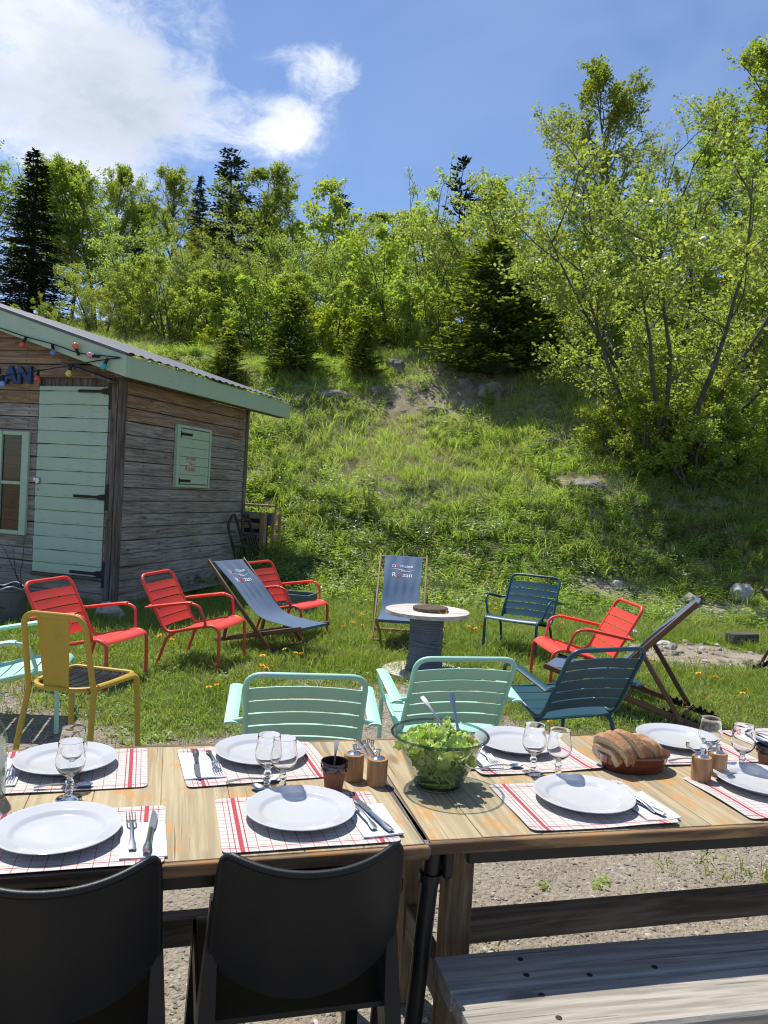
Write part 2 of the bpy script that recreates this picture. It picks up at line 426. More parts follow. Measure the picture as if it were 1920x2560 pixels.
M['trestlex'] = wood('trestle_rail', (.26, .205, .15), (.10, .078, .06), axis=0, rough=.8, randamt=.3, grey=(.17, .15, .13))
M['bench'] = wood('grey_bench', (.45, .405, .34), (.29, .255, .21), axis=0, grey=(.46, .425, .365), rough=.85, randamt=.15, bs=.7, crack=.6, fine=1.6, warpamt=1.6)
M['plastic'] = simple('black_plastic', (.008, .0088, .0102), .42, spec=.34, col2=(.014, .0138, .0135), nscale=5, nz=.6, bmp=.10, bscale=420)
M['porcelain'] = simple('white_porcelain', (.54, .545, .555), .10, spec=.6)
M['napkin'] = simple('paper_napkin', (.62, .62, .63), .9, bmp=.15, bscale=50)
M['steel'] = simple('brushed_steel', (.52, .52, .53), .28, metal=1.0, nz=.25, nscale=60)
M['chrome'] = simple('chrome', (.75, .75, .76), .12, metal=1.0)
M['glass'] = glassmat('clear_glass')
M['bowlglass'] = thinglass('bowl_glass', (.955, .975, .975), (.50, .60, .61), 2.4, .9)
M['bowlrim'] = thinglass('bowl_rim_glass', (.58, .67, .69), (.36, .46, .48), 1.0, .9)
M['thin'] = thinglass('thin_glass')
M['terracotta'] = simple('bare_terracotta', (.235, .085, .05), .75, col2=(.28, .12, .075), nz=.4, nscale=22, bmp=.1)
M['glaze'] = simple('brown_glaze', (.022, .010, .008), .12, spec=.6, coat=.5)
M['glaze2'] = simple('red_brown_glaze', (.16, .035, .016), .16, spec=.55, coat=.6, col2=(.10, .022, .012), nz=.6, nscale=12)
M['millwood'] = wood('mill_beech', (.52, .30, .145), (.36, .19, .085), axis=2, scale=2.2, rough=.5, randamt=.2, bs=.1, crack=.05)
M['deckwood'] = wood('deckchair_beech', (.44, .29, .17), (.30, .185, .10), axis=2, rough=.55, randamt=.2, bs=.12, crack=.08)
M['deckdark'] = wood('deckchair_teak', (.20, .105, .06), (.12, .06, .035), axis=2, rough=.55, randamt=.2, bs=.12, crack=.08)
M['spooltop'] = wood('spool_wood', (.72, .66, .59), (.48, .42, .36), axis=0, grey=(.70, .66, .61), rough=.85, randamt=.1, per=False)
M['cable'] = simple('grey_cable', (.15, .18, .22), .5, nz=.3)
M['slab'] = wood('dark_wood_slab', (.15, .10, .07), (.07, .045, .03), axis=0, rough=.6, grey=(.16, .12, .10))
M['leather'] = simple('leather_strap', (.30, .14, .05), .6)
M['letterblue'] = simple('blue_letter_paint', (.014, .055, .14), .5)
M['white_print'] = simple('white_print', (.72, .74, .77), .7)
M['red_print'] = simple('red_print', (.55, .05, .035), .7)
M['rock'] = simple('limestone', (.27, .25, .225), .9, col2=(.12, .112, .10), nscale=5, nz=1.0, bmp=.9, bscale=9)
M['whiterock'] = simple('white_limestone', (.56, .52, .46), .9, col2=(.38, .33, .27), nscale=12, nz=1.0, bmp=.8, bscale=14)
M['pallet'] = wood('pallet_timber', (.62, .41, .21), (.40, .25, .12), axis=0, rough=.75, randamt=.4)
M['palletz'] = wood('pallet_post', (.50, .32, .17), (.28, .17, .09), axis=2, rough=.75, randamt=.4)
M['sled'] = wood('old_sled_wood', (.085, .075, .066), (.035, .03, .027), axis=2, rough=.85, randamt=.2)
M['greybox'] = paint('grey_green_paint', (.10, .145, .135), .6, dirt=.4)
M['roof'] = simple('grey_roof_sheet', (.15, .155, .17), .6, metal=.0, spec=.3, nz=.3, nscale=8)
M['roofedge'] = simple('dark_roof_edge', (.10, .105, .115), .5)
M['bin'] = simple('grey_metal_bin', (.13, .14, .155), .55, metal=.2, nz=.5, nscale=9)
M['twig'] = simple('dry_twig', (.06, .045, .035), .9)
M['bread'] = simple('bread_crust', (.30, .115, .038), .65, col2=(.58, .36, .18), nscale=16, nz=.9, bmp=.6, bscale=40)
M['crumb'] = simple('bread_crumb', (.70, .60, .45), .95, col2=(.50, .38, .23), nscale=40, nz=.7, bmp=.8, bscale=120)
M['lettuce'] = leafmat('lettuce', (.52, .66, .14), (.68, .76, .28), (.78, .80, .48), trans=.45, rough=.35, gl=.4, big=18, transcol=(1.1, 1.1, .7))
M['sauce'] = simple('dark_dressing', (.02, .012, .008), .1)
M['greenstake'] = simple('red_sign_paint', (.62, .07, .05), .6)
BULB = {k: simple('bulb_' + k, v, .2, spec=.6) for k, v in dict(red=(.70, .09, .05), blue=(.10, .26, .46), orange=(.80, .17, .03), pink=(.70, .32, .40), turquoise=(.03, .42, .47), yellow=(.80, .62, .14), paleblue=(.24, .45, .72)).items()}

def cloth_mat():
    m, N = newmat('blue_canvas')
    tc = N.n('ShaderNodeTexCoord').outputs['Object']
    c = N.mix(N.smooth(N.noise(tc, 5, 4), .35, .7), (.095, .165, .275, 1), (.12, .195, .315, 1))
    wv = N.math('ADD', N.n('ShaderNodeTexWave', bands_direction='Y', inp={'Vector': tc, 'Scale': 220.0}).outputs['Fac'], N.n('ShaderNodeTexWave', bands_direction='Z', inp={'Vector': tc, 'Scale': 220.0}).outputs['Fac'])
    d = N.n('ShaderNodeBsdfPrincipled', inp={'Base Color': c, 'Roughness': .7, 'Specular IOR Level': .35, 'Sheen Weight': .3, 'Normal': bump(N, wv, .08, .001)})
    t = N.n('ShaderNodeBsdfTranslucent', inp={'Color': (.11, .19, .31, 1)})
    out(N, N.n('ShaderNodeMixShader', inp={0: .22, 1: d.outputs[0], 2: t.outputs[0]}).outputs[0]); return m
M['canvas'] = cloth_mat()

def mat_placemat():
    """paper place mat, 40 x 30 cm, red and grey check printed on cream paper"""
    m, N = newmat('checked_paper')
    sp = N.n('ShaderNodeSeparateXYZ', inp={0: N.n('ShaderNodeTexCoord').outputs['Object']}); x, y = sp.outputs[0], sp.outputs[1]
    def line(v, c, w_): return N.math('LESS_THAN', N.math('ABSOLUTE', N.math('SUBTRACT', v, c)), w_)
    def rep(v, per, w_):
        return N.math('LESS_THAN', N.math('ABSOLUTE', N.math('SUBTRACT', N.math('FRACT', N.math('ADD', N.math('DIVIDE', v, per), 50.5)), .5)), w_ / per)
    def mx(*a):
        r = a[0]
        for b in a[1:]: r = N.math('MAXIMUM', r, b)
        return r
    ax, ay = N.math('ABSOLUTE', x), N.math('ABSOLUTE', y)
    c = (.55, .525, .485, 1)
    c = N.mix(N.math('MULTIPLY', rep(y, .0195, .0007), .75), c, (.16, .13, .13, 1))
    c = N.mix(N.math('MULTIPLY', rep(x, .031, .0008), .9), c, (.34, .07, .09, 1))
    c = N.mix(mx(line(ay, .128, .0018)), c, (.38, .045, .065, 1))
    c = N.mix(mx(line(ax, .160, .0046), line(ax, .1465, .0013), line(ax, .1735, .0011)), c, (.42, .06, .075, 1))
    n = N.noise(N.n('ShaderNodeTexCoord').outputs['Object'], 9, 3)
    b = N.n('ShaderNodeBsdfPrincipled', inp={'Base Color': c, 'Roughness': .8, 'Specular IOR Level': .25, 'Normal': bump(N, n, .12, .006)})
    out(N, b.outputs[0]); return m
M['mat'] = mat_placemat()

# ------------------------------------------------------------------ terrain
CAB = dict(o=np.array([-3.07, 8.893]), a=R(-16.64))
def cab_local(x, y):
    c, s = math.cos(CAB['a']), math.sin(CAB['a']); dx, dy = x - CAB['o'][0], y - CAB['o'][1]
    return c * dx + s * dy, -s * dx + c * dy
def in_cabin(x, y, m=.0):
    u, v = cab_local(x, y); return (u < m) & (u > -5.2) & (v > -m) & (v < 3.3 + m)
def grassy(x, y):
    """0 bare ground, 1 full grass"""
    n = vnoise(x * .8, y * .8, 11) + .6 * vnoise(x * 2.3, y * 2.3, 12) + .35 * vnoise(x * 6, y * 6, 13)
    edge = 5.35 + .25 * np.sin(x * .7 + .6) - .30 * sstep(1, 3, x) + .15 * sstep(-1, -2.5, x)
    g = sstep(-.6, 1.3, (y - edge) * .9 + n * 1.2)
    g = np.maximum(g, .16 * sstep(.26, .5, n) * sstep(2.6, 3.4, y))            # weeds in the gravel
    g *= 1 - .80 * np.exp(-((x - .55 - .2 * n) / .55) ** 2 - ((y - 5.9) / .55) ** 2)   # worn spot by the spool
    g *= 1 - .97 * sstep(.30, .75, np.exp(-((x - 3.45 - .3 * n) / 1.15) ** 2 - ((y - 8.2 - .35 * n) / .78) ** 2) + .25 * n)
    g *= 1 - .9 * sstep(.35, .8, np.exp(-((x - 5.4) / 1.6) ** 2 - ((y - 11.5) / 1.0) ** 2) + .3 * n)
    g *= 1 - .85 * sstep(.3, .75, np.exp(-((x - 3.6) / 1.1) ** 2 - ((y - 11.9) / .5) ** 2) + .35 * n)
    g *= 1 - .75 * sstep(.35, .8, np.exp(-((x - .9 - n) / 1.5) ** 2 - ((y - 18.0) / 1.3) ** 2) + .45 * n)
    g *= 1 - .6 * sstep(.35, .8, np.exp(-((x + 1.6) / 1.8) ** 2 - ((y - 17.3) / .5) ** 2) + .4 * n)
    g *= 1 - .75 * sstep(.45, .8, np.exp(-((x - 3.9) / 1.2) ** 2 - ((y - 14.6) / .6) ** 2) + .5 * n)
    g *= 1 - .55 * sstep(.20, .42, vnoise(x * .55 + 7, y * .9, 15) + .5 * n) * sstep(13, 15.5, y)
    return np.clip(g, 0, 1)
def axis_pts(segs):
    o = []
    for a, b, st in segs: o.append(np.arange(a, b, st))
    return np.concatenate(o + [[segs[-1][1]]])
def terrain_patch(xs, ys):
    X, Y = np.meshgrid(xs, ys, indexing='ij'); Z = zt(X, Y); return X, Y, Z
def fast_mesh(name, v, q, mat=None, smooth=False, tri=False):
    v = np.asarray(v, np.float32).reshape(-1, 3); q = np.asarray(q, np.int32); k = q.shape[1]
    me = bpy.data.meshes.new(name); me.vertices.add(len(v)); me.vertices.foreach_set('co', v.ravel())
    me.loops.add(q.size); me.loops.foreach_set('vertex_index', q.ravel())
    me.polygons.add(len(q)); me.polygons.foreach_set('loop_start', np.arange(0, q.size, k, dtype=np.int32))
    me.update(calc_edges=True); me.validate()
    if smooth: me.polygons.foreach_set('use_smooth', np.ones(len(q), bool))
    if mat: me.materials.append(mat)
    return me
def grid_faces(a, b):
    i, j = np.meshgrid(np.arange(a - 1), np.arange(b - 1), indexing='ij'); k = (i * b + j).ravel()
    return np.stack([k, k + b, k + b + 1, k + 1], 1)
def set_attr(me, name, val):
    at = me.attributes.new(name, 'FLOAT', 'POINT'); at.data.foreach_set('value', np.asarray(val, np.float32).ravel())

def ground_mat():
    m, N = newmat('gravel_and_turf')
    pos = N.n('ShaderNodeNewGeometry').outputs['Position']
    g = N.n('ShaderNodeAttribute', attribute_name='grass').outputs['Fac']
    def stones(sc_):
        return N.n('ShaderNodeTexVoronoi', feature='F1', inp={'Vector': pos, 'Scale': sc_})
    v1, v2, v3 = stones(55.0), stones(130.0), stones(24.0)
    sepc = N.n('ShaderNodeSeparateColor', inp={0: v1.outputs['Color']}); sep2 = N.n('ShaderNodeSeparateColor', inp={0: v2.outputs['Color']})
    st = N.ramp(sepc.outputs[0], [(0, (.23, .195, .15)), (.35, (.31, .265, .205)), (.7, (.37, .33, .26)), (.9, (.46, .42, .35)), (1, (.56, .52, .45))])
    st2 = N.ramp(sep2.outputs[1], [(0, (.17, .135, .095)), (.5, (.27, .22, .155)), (1, (.38, .33, .26))])
    n = N.noise(pos, 2.2, 5, .6)
    dust = N.mix(N.smooth(N.noise(pos, 30, 5, .65), .35, .7), (.30, .255, .19, 1), (.40, .345, .265, 1))
    grav = N.mix(N.smooth(n, .36, .62), st2, st)
    grav = N.mix(N.smooth(N.math('ADD', N.noise(pos, 6, 4), N.math('MULTIPLY', v1.outputs['Distance'], .25)), .50, .66), grav, dust)
    y = N.n('ShaderNodeSeparateXYZ', inp={0: pos}).outputs[1]
    soil = N.mix(N.smooth(N.noise(pos, 5, 5), .4, .65), (.44, .37, .28, 1), (.30, .235, .16, 1))
    grav = N.mix(N.math('MULTIPLY', N.smooth(y, 5.0, 7.5), .75), grav, soil)
    turf = N.mix(N.smooth(N.noise(pos, 12, 4), .35, .65), (.085, .10, .035, 1), (.15, .15, .065, 1))
    litter = N.mix(N.smooth(N.noise(pos, 9, 5, .65), .35, .65), (.15, .155, .06, 1), (.34, .30, .17, 1))
    turf = N.mix(N.smooth(y, 10.8, 12.8), turf, litter)
    c = N.mix(N.smooth(g, .12, .55), grav, turf)
    hgt = N.math('ADD', N.math('MULTIPLY', N.math('SUBTRACT', .6, v1.outputs['Distance']), .6), N.math('ADD', N.math('MULTIPLY', N.math('SUBTRACT', .6, v2.outputs['Distance']), .3), N.noise(pos, 40, 5, .7)))
    b = N.n('ShaderNodeBsdfPrincipled', inp={'Base Color': c, 'Roughness': .95, 'Specular IOR Level': .15, 'Normal': bump(N, hgt, .85, .02)})
    out(N, b.outputs[0]); return m
M['ground'] = ground_mat()
xs = axis_pts([(-400, -60, 20), (-60, -20, 2.5), (-20, -9, .5), (-9, 9, .14), (9, 20, .5), (20, 60, 2.5), (60, 400, 20)])
ys = axis_pts([(-60, -4, 4), (-4, 1, .5), (1, 21, .14), (21, 40, .5), (40, 90, 3), (90, 500, 30)])
X, Y, Z = terrain_patch(xs, ys)
gm = fast_mesh('ground', np.stack([X, Y, Z], -1), grid_faces(len(xs), len(ys)), M['ground'], True)
set_attr(gm, 'grass', grassy(X, Y))
ground = link(bpy.data.objects.new('ground', gm)); tag(ground, kind='structure')
ground['label'] = 'gravel terrace running into lawn and a steep grassy bank'

# ------------------------------------------------------------------ grass and herbs (uncountable)
def blades(n, h, spread, wid, lean, seed, hv=.4):
    r = np.random.default_rng(seed); v = []; q = []; t3 = []
    a = r.uniform(0, 2 * math.pi, n); rad = spread * np.sqrt(r.uniform(0, 1, n)); hh = h * r.uniform(1 - hv, 1 + hv, n)
    la = a + r.normal(0, .9, n); ln = lean * r.uniform(.3, 1.5, n); fa = r.uniform(0, 2 * math.pi, n)
    for i in range(n):
        b = np.array([rad[i] * math.cos(a[i]), rad[i] * math.sin(a[i]), -.01]); d = np.array([math.cos(la[i]), math.sin(la[i]), 0])
        wv = np.array([math.cos(fa[i]), math.sin(fa[i]), 0]) * wid * r.uniform(.7, 1.3) / 2
        def at(t): return b + d * (ln[i] * hh[i] * t * t) + np.array([0, 0, hh[i] * (t - .25 * ln[i] * t * t)])
        p0, p1, p2, p3 = at(0), at(.4), at(.75), at(1.0); k = len(v)
        v += [p0 - wv * .8, p0 + wv * .8, p1 + wv, p1 - wv, p2 + wv * .65, p2 - wv * .65, p3]
        q += [(k, k + 1, k + 2, k + 3), (k + 3, k + 2, k + 4, k + 5), (k + 5, k + 4, k + 6)]
    return v, q
def herb(seed, nst, h, nl, ls, spread):
    """leafy weeds: stems with paired oval leaves"""
    r = np.random.default_rng(seed); v = []; q = []
    for s_ in range(nst):
        a0 = r.uniform(0, 6.28); b = np.array([math.cos(a0), math.sin(a0), 0]) * spread * r.uniform(0, 1); ln = np.array([math.cos(a0), math.sin(a0), 0]) * r.uniform(0, .35); H_ = h * r.uniform(.6, 1.25)
        for j in range(nl):
            t = (j + .7) / nl; p = b + ln * H_ * t * t + np.array([0, 0, H_ * t]); aa = a0 + j * 1.6 + r.normal(0, .3)
            for sgn in (0, math.pi):
                d = np.array([math.cos(aa + sgn), math.sin(aa + sgn), r.uniform(-.25, .45)]); d /= np.linalg.norm(d)
                sd = np.cross(d, (0, 0, 1.)); sd /= np.linalg.norm(sd); L = ls * r.uniform(.6, 1.2) * (1.15 - .5 * t); up = np.cross(sd, d); k = len(v)
                v += [p, p + d * L * .4 + sd * L * .27 + up * L * .06, p + d * L - up * L * .12, p + d * L * .4 - sd * L * .27 + up * L * .06]; q += [(k, k + 1, k + 2), (k, k + 2, k + 3)]
    return v, q
def proto(name, v, q, mat):
    mb = MB(); mb.add(v, q); return bpy.data.objects.new(name, mb.mesh(name, mat, 0))
M['lawn'] = leafmat('lawn_blade', (.20, .28, .055), (.30, .37, .095), (.37, .38, .155), trans=.48, big=1.3, gl=.3, rough=.42)
M['meadow'] = leafmat('meadow_blade', (.30, .40, .09), (.44, .52, .15), (.52, .56, .23), trans=.54, big=.55, gl=.3, rough=.42)
M['herbdark'] = leafmat('dark_herb_leaf', (.075, .14, .04), (.12, .20, .055), None, trans=.38, gl=.45, rough=.35)
M['straw'] = leafmat('dry_straw', (.42, .37, .23), (.55, .49, .33), None, trans=.3, transcol=(1.1, 1.0, .8))
M['herb'] = leafmat('herb_leaf', (.25, .36, .08), (.36, .46, .115), (.44, .52, .16), trans=.5, big=.6, gl=.35, rough=.4)
def coll(name, obs):
    c = bpy.data.collections.new(name)
    for o in obs: c.objects.link(o)
    return c
lawn_c = coll('lawn_tufts', [proto('tuft', *blades(16, .062, .075, .0055, .6, i), M['lawn']) for i in range(4)] + [proto('tuft', *herb(40 + i, 5, .03, 2, .034, .06), M['herb']) for i in range(1)])
long_c = coll('long_tufts', [proto('tuft', *blades(22, .115, .10, .0065, .8, 10 + i), M['lawn']) for i in range(3)])
mead_c = coll('meadow_tufts', [proto('tuft', *blades(34, .16 + .02 * i, .17, .009, .9, 20 + i, .55), M['meadow']) for i in range(4)] + [proto('tuft', *blades(9, .24, .15, .006, 1.1, 30 + i), M['straw']) for i in range(2)])
herb_c = coll('herbs', [proto('herb', *herb(50 + i, 10, .14 + .03 * i, 4, .050 + .012 * i, .20), M['herb']) for i in range(4)] + [proto('herb', *herb(70 + i, 9, .16 + .06 * i, 4, .07, .18), M['herbdark']) for i in range(2)])
straw_c = coll('straws', [proto('tuft', *blades(16, .40, .12, .006, 1.3, 60 + i, .5), M['straw']) for i in range(3)])

def scatter(name, label, cat, xs, ys, dens_fn, colln, density, smin, smax, seed, tilt=.25):
    X, Y, Z = terrain_patch(xs, ys); me = fast_mesh(name, np.stack([X, Y, Z], -1), grid_faces(len(xs), len(ys)))
    d = dens_fn(X, Y) * (np.abs(X - .0) < .56 * Y + 1.2) * (~in_cabin(X, Y, .02)); set_attr(me, 'dens', d)
    o = link(bpy.data.objects.new(name, me)); tag(o, label, cat, kind='stuff')
    ng = bpy.data.node_groups.new(name, 'GeometryNodeTree')
    ng.interface.new_socket(name='Geometry', in_out='INPUT', socket_type='NodeSocketGeometry'); ng.interface.new_socket(name='Geometry', in_out='OUTPUT', socket_type='NodeSocketGeometry')
    nd = ng.nodes; L = ng.links
    gi, go = nd.new('NodeGroupInput'), nd.new('NodeGroupOutput')
    dist = nd.new('GeometryNodeDistributePointsOnFaces'); na = nd.new('GeometryNodeInputNamedAttribute'); na.data_type = 'FLOAT'; na.inputs['Name'].default_value = 'dens'
    mu = nd.new('ShaderNodeMath'); mu.operation = 'MULTIPLY'; mu.inputs[1].default_value = density
    L.new(na.outputs[0], mu.inputs[0]); L.new(gi.outputs[0], dist.inputs['Mesh']); L.new(mu.outputs[0], dist.inputs['Density']); dist.inputs['Seed'].default_value = seed
    ci = nd.new('GeometryNodeCollectionInfo'); ci.inputs['Collection'].default_value = colln; ci.inputs['Separate Children'].default_value = True; ci.inputs['Reset Children'].default_value = True
    ip = nd.new('GeometryNodeInstanceOnPoints'); ip.inputs['Pick Instance'].default_value = True
    rv = nd.new('FunctionNodeRandomValue'); rv.data_type = 'FLOAT_VECTOR'; rv.inputs[0].default_value = (-tilt, -tilt, 0); rv.inputs[1].default_value = (tilt, tilt, 6.2832); rv.inputs['Seed'].default_value = seed + 1
    rs = nd.new('FunctionNodeRandomValue'); rs.data_type = 'FLOAT'; rs.inputs[2].default_value = smin; rs.inputs[3].default_value = smax; rs.inputs['Seed'].default_value = seed + 2
    L.new(dist.outputs['Points'], ip.inputs['Points']); L.new(ci.outputs[0], ip.inputs['Instance']); L.new(rv.outputs[0], ip.inputs['Rotation']); L.new(rs.outputs[1], ip.inputs['Scale'])
    L.new(ip.outputs[0], go.inputs[0])
    md = o.modifiers.new('scatter', 'NODES'); md.node_group = ng
    return o
lx, ly = np.arange(-8, 8.01, .1), np.arange(2.2, 11.6, .1)
bx, by = np.arange(-14, 15.01, .25), np.arange(10.2, 27, .25)
def nz(x, y, f, s, a, b): return sstep(a, b, vnoise(x * f, y * f, s) + .5 * vnoise(x * f * 2.3, y * f * 2.3, s + 1))
scatter('lawn_grass', 'short trodden lawn grass between the chairs', 'grass', lx, ly, lambda x, y: grassy(x, y) * (1 - .85 * sstep(10.2, 11.4, y)), lawn_c, 520, .6, 1.35, 1)
scatter('tall_lawn_grass', 'longer grass at the back of the lawn', 'grass', lx, ly, lambda x, y: sstep(.45, .9, grassy(x, y)) * (sstep(6.6, 8.6, y) + .35 * nz(x, y, 1.2, 21, .1, .4)) * (1 - .85 * sstep(10.2, 11.4, y)), long_c, 150, .6, 1.25, 5)
scatter('bank_grass', 'tall meadow grass covering the steep bank', 'grass', bx, by, lambda x, y: grassy(x, y) * (.35 + .65 * nz(x, y, .8, 31, -.35, .25)) * (.45 + .55 * sstep(12, 15, y)) * (1 - .6 * sstep(20, 24, y)), mead_c, 58, .45, 1.15, 9)
scatter('bank_herbs', 'leafy weeds growing thick on the bank', 'weeds', bx, by, lambda x, y: grassy(x, y) * np.clip(nz(x, y, .55, 41, -.15, .35) + 1.0 * (1 - sstep(12, 15, y)) + .9 * np.exp(-((x - 5.2) / 2.2) ** 2 - ((y - 14.2) / 2.0) ** 2), 0, 1.2) * (1 - .7 * sstep(19, 22, y)), herb_c, 50, .35, 1.15, 13)
scatter('bank_straw', 'dry straw stalks scattered over the bank', 'dry grass', bx, by, lambda x, y: (.35 + .65 * (1 - grassy(x, y))) * nz(x, y, .7, 51, .08, .4) * sstep(11.5, 13, y) * (1 - sstep(21, 24, y)), straw_c, 30, .45, 1.0, 17, .6)
# pebbles on the terrace
def pebble(seed, mat, s=.012):
    r = np.random.default_rng(seed); mb = MB(); t = (1 + 5 ** .5) / 2
    v = np.array([(-1, t, 0), (1, t, 0), (-1, -t, 0), (1, -t, 0), (0, -1, t), (0, 1, t), (0, -1, -t), (0, 1, -t), (t, 0, -1), (t, 0, 1), (-t, 0, -1), (-t, 0, 1)]) / 1.9
    f = [(0, 11, 5), (0, 5, 1), (0, 1, 7), (0, 7, 10), (0, 10, 11), (1, 5, 9), (5, 11, 4), (11, 10, 2), (10, 7, 6), (7, 1, 8), (3, 9, 4), (3, 4, 2), (3, 2, 6), (3, 6, 8), (3, 8, 9), (4, 9, 5), (2, 4, 11), (6, 2, 10), (8, 6, 7), (9, 8, 1)]
    v = v * (1 + r.normal(0, .16, (12, 1))) * np.array([1.2, .85, .55]) * s
    mb.add(v, f); return bpy.data.objects.new('pebble', mb.mesh('pebble', mat, 60))
def pebmat():
    m, N = newmat('pebble'); oi = N.n('ShaderNodeObjectInfo').outputs['Random']
    c = N.ramp(oi, [(0, (.17, .155, .13)), (.4, (.27, .24, .20)), (.8, (.34, .31, .265)), (1, (.52, .49, .43))])
    out(N, N.n('ShaderNodeBsdfPrincipled', inp={'Base Color': c, 'Roughness': .9, 'Specular IOR Level': .2}).outputs[0]); return m
M['pebble'] = pebmat()
peb_c = coll('pebbles', [pebble(i, M['pebble']) for i in range(5)])
gx, gy = np.arange(-4, 6.6, .12), np.arange(1.2, 13, .12)
scatter('gravel', 'loose pale gravel on the terrace and bare patches', 'gravel', gx, gy, lambda x, y: (1 - .9 * sstep(.1, .6, grassy(x, y))) * np.where(y < 5.6, 1.0, .35) * (.4 + .6 * nz(x, y, 1.5, 61, -.3, .2)), peb_c, 1500, .22, .95, 23, .4)
rub_c = coll('rubble', [pebble(90 + i, M['pebble'], .05) for i in range(4)])
scatter('bank_rubble', 'pale rubble lying on the bare parts of the bank', 'rubble', bx, by, lambda x, y: sstep(.25, .7, 1 - grassy(x, y)) * (1 - sstep(20, 21.5, y)), rub_c, 7, .3, 1.5, 31, .5)
scatter('lawn_rubble', 'pale stones on the bare earth at the right of the lawn', 'rubble', np.arange(2.2, 7.5, .12), np.arange(7.2, 13, .12), lambda x, y: sstep(.35, .8, 1 - grassy(x, y)), rub_c, 55, .2, 1.1, 33, .5)

# ------------------------------------------------------------------ trees
def unit(v): return v / (np.linalg.norm(v) + 1e-9)
def leaf_cards(P, D, size, r, upb=.55, wr=.6, fold=.18):
    """diamond leaves: positions P, twig directions D"""
    n = len(P); d = D + r.normal(0, .75, (n, 3)) + np.array([0, 0, -.12]); d /= np.linalg.norm(d, axis=1)[:, None]
    up = r.normal(0, .6, (n, 3)) + np.array([0, 0, upb]); s = np.cross(d, up); s /= np.linalg.norm(s, axis=1)[:, None] + 1e-9
    nn = np.cross(s, d); L = (size * r.uniform(.6, 1.3, n))[:, None]
    a = P; b = P + d * L * .48 + s * L * wr * .5 + nn * L * fold; c = P + d * L; e = P + d * L * .48 - s * L * wr * .5 + nn * L * fold
    v = np.stack([a, b, c, e], 1).reshape(-1, 3); k = np.arange(n)[:, None] * 4 + np.array([0, 1, 2, 3]); return v, k
def bough(r, p, d, L, n=5, curl=.25, wob=.12, grav=0.0):
    pts = [p]; d = unit(d)
    for i in range(n):
        d = unit(d + np.array([0, 0, curl / n - grav / n]) + r.normal(0, wob, 3)); pts.append(pts[-1] + d * L / n)
    return np.array(pts)
def at_path(pts, t):
    x = t * (len(pts) - 1); i = min(int(x), len(pts) - 2); f = x - i
    return pts[i] * (1 - f) + pts[i + 1] * f, unit(pts[i + 1] - pts[i])
def broadleaf(seed, H=8.0, crown=2.6, stems=1, low=.25, n1=26, n2=6, n3=5, nl=11, leaf=.085, up=.55, bare=0.0, rad=.10, shape='oval', splay=.35, clump=.10):
    r = np.random.default_rng(seed); mb = MB(); LP = []; LD = []
    paths = []
    for s in range(stems):
        a = s * 2.4 + r.uniform(0, 1); d = np.array([math.cos(a), math.sin(a), 0]) * (splay * r.uniform(.5, 1.3) if stems > 1 else .04) + np.array([0, 0, 1.])
        b = np.array([math.cos(a), math.sin(a), 0]) * (.12 if stems > 1 else 0); hh = H * (r.uniform(.72, 1.0) if stems > 1 else 1.0)
        p = bough(r, b + np.array([0, 0, -.25]), d, hh, 9, .25 if stems > 1 else .1, .06); paths.append(p)
        R0 = rad * (1 if stems == 1 else .55); mb.tube(p, np.linspace(R0, R0 * .12, len(p)), 7)
    per = max(3, n1 // stems)
    for p in paths:
        for i in range(per):
            t = low + (1 - low) * ((i + r.uniform(0, 1)) / per); q, dd = at_path(p, min(t, .985)); u = (t - low) / (1 - low)
            if shape == 'oval': prof = math.sin(math.pi * (.18 + .78 * u)) ** .75
            elif shape == 'vase': prof = .45 + .55 * u * (1.35 - .7 * u)
            else: prof = 1.0 - .75 * u
            a = r.uniform(0, 6.283); L = crown * prof * r.uniform(.65, 1.12) * (1.0 if stems == 1 else .62)
            d = unit(np.array([math.cos(a), math.sin(a), 0]) + dd * up * r.uniform(.6, 1.5) * (1 + u))
            b1 = bough(r, q, d, L, 5, .35, .13); R1 = max(.008, rad * .30 * prof * (.55 if stems > 1 else 1)); mb.tube(b1, np.linspace(R1, R1 * .25, 6), 5)
            for j in range(n2):
                t2 = .22 + .78 * (j + r.uniform(0, 1)) / n2; q2, d2 = at_path(b1, min(t2, .98)); L2 = L * .42 * (1.15 - .5 * t2) * r.uniform(.7, 1.25)
                b2 = bough(r, q2, d2 * .8 + r.normal(0, .62, 3) + np.array([0, 0, .15]), L2, 4, .2, .16); mb.tube(b2, np.linspace(R1 * .42, R1 * .14, 5), 4)
                if r.uniform() < bare: continue
                for k in range(n3):
                    t3 = .25 + .75 * (k + r.uniform(0, 1)) / n3; q3, d3 = at_path(b2, min(t3, .98)); b3 = bough(r, q3, d3 + r.normal(0, .6, 3), L2 * .45, 2, .1, .2)
                    mb.tube(b3, [R1 * .16, R1 * .12, .002], 3, cap=False)
                    tt = r.uniform(.1, 1.05, nl); P = b3[0] + (b3[-1] - b3[0]) * tt[:, None] + r.normal(0, clump * .5, (nl, 3)); LP.append(P); LD.append(np.repeat(unit(b3[-1] - b3[0])[None], nl, 0))
    LP = np.concatenate(LP); LD = np.concatenate(LD)
    return mb, leaf_cards(LP, LD, leaf, r)
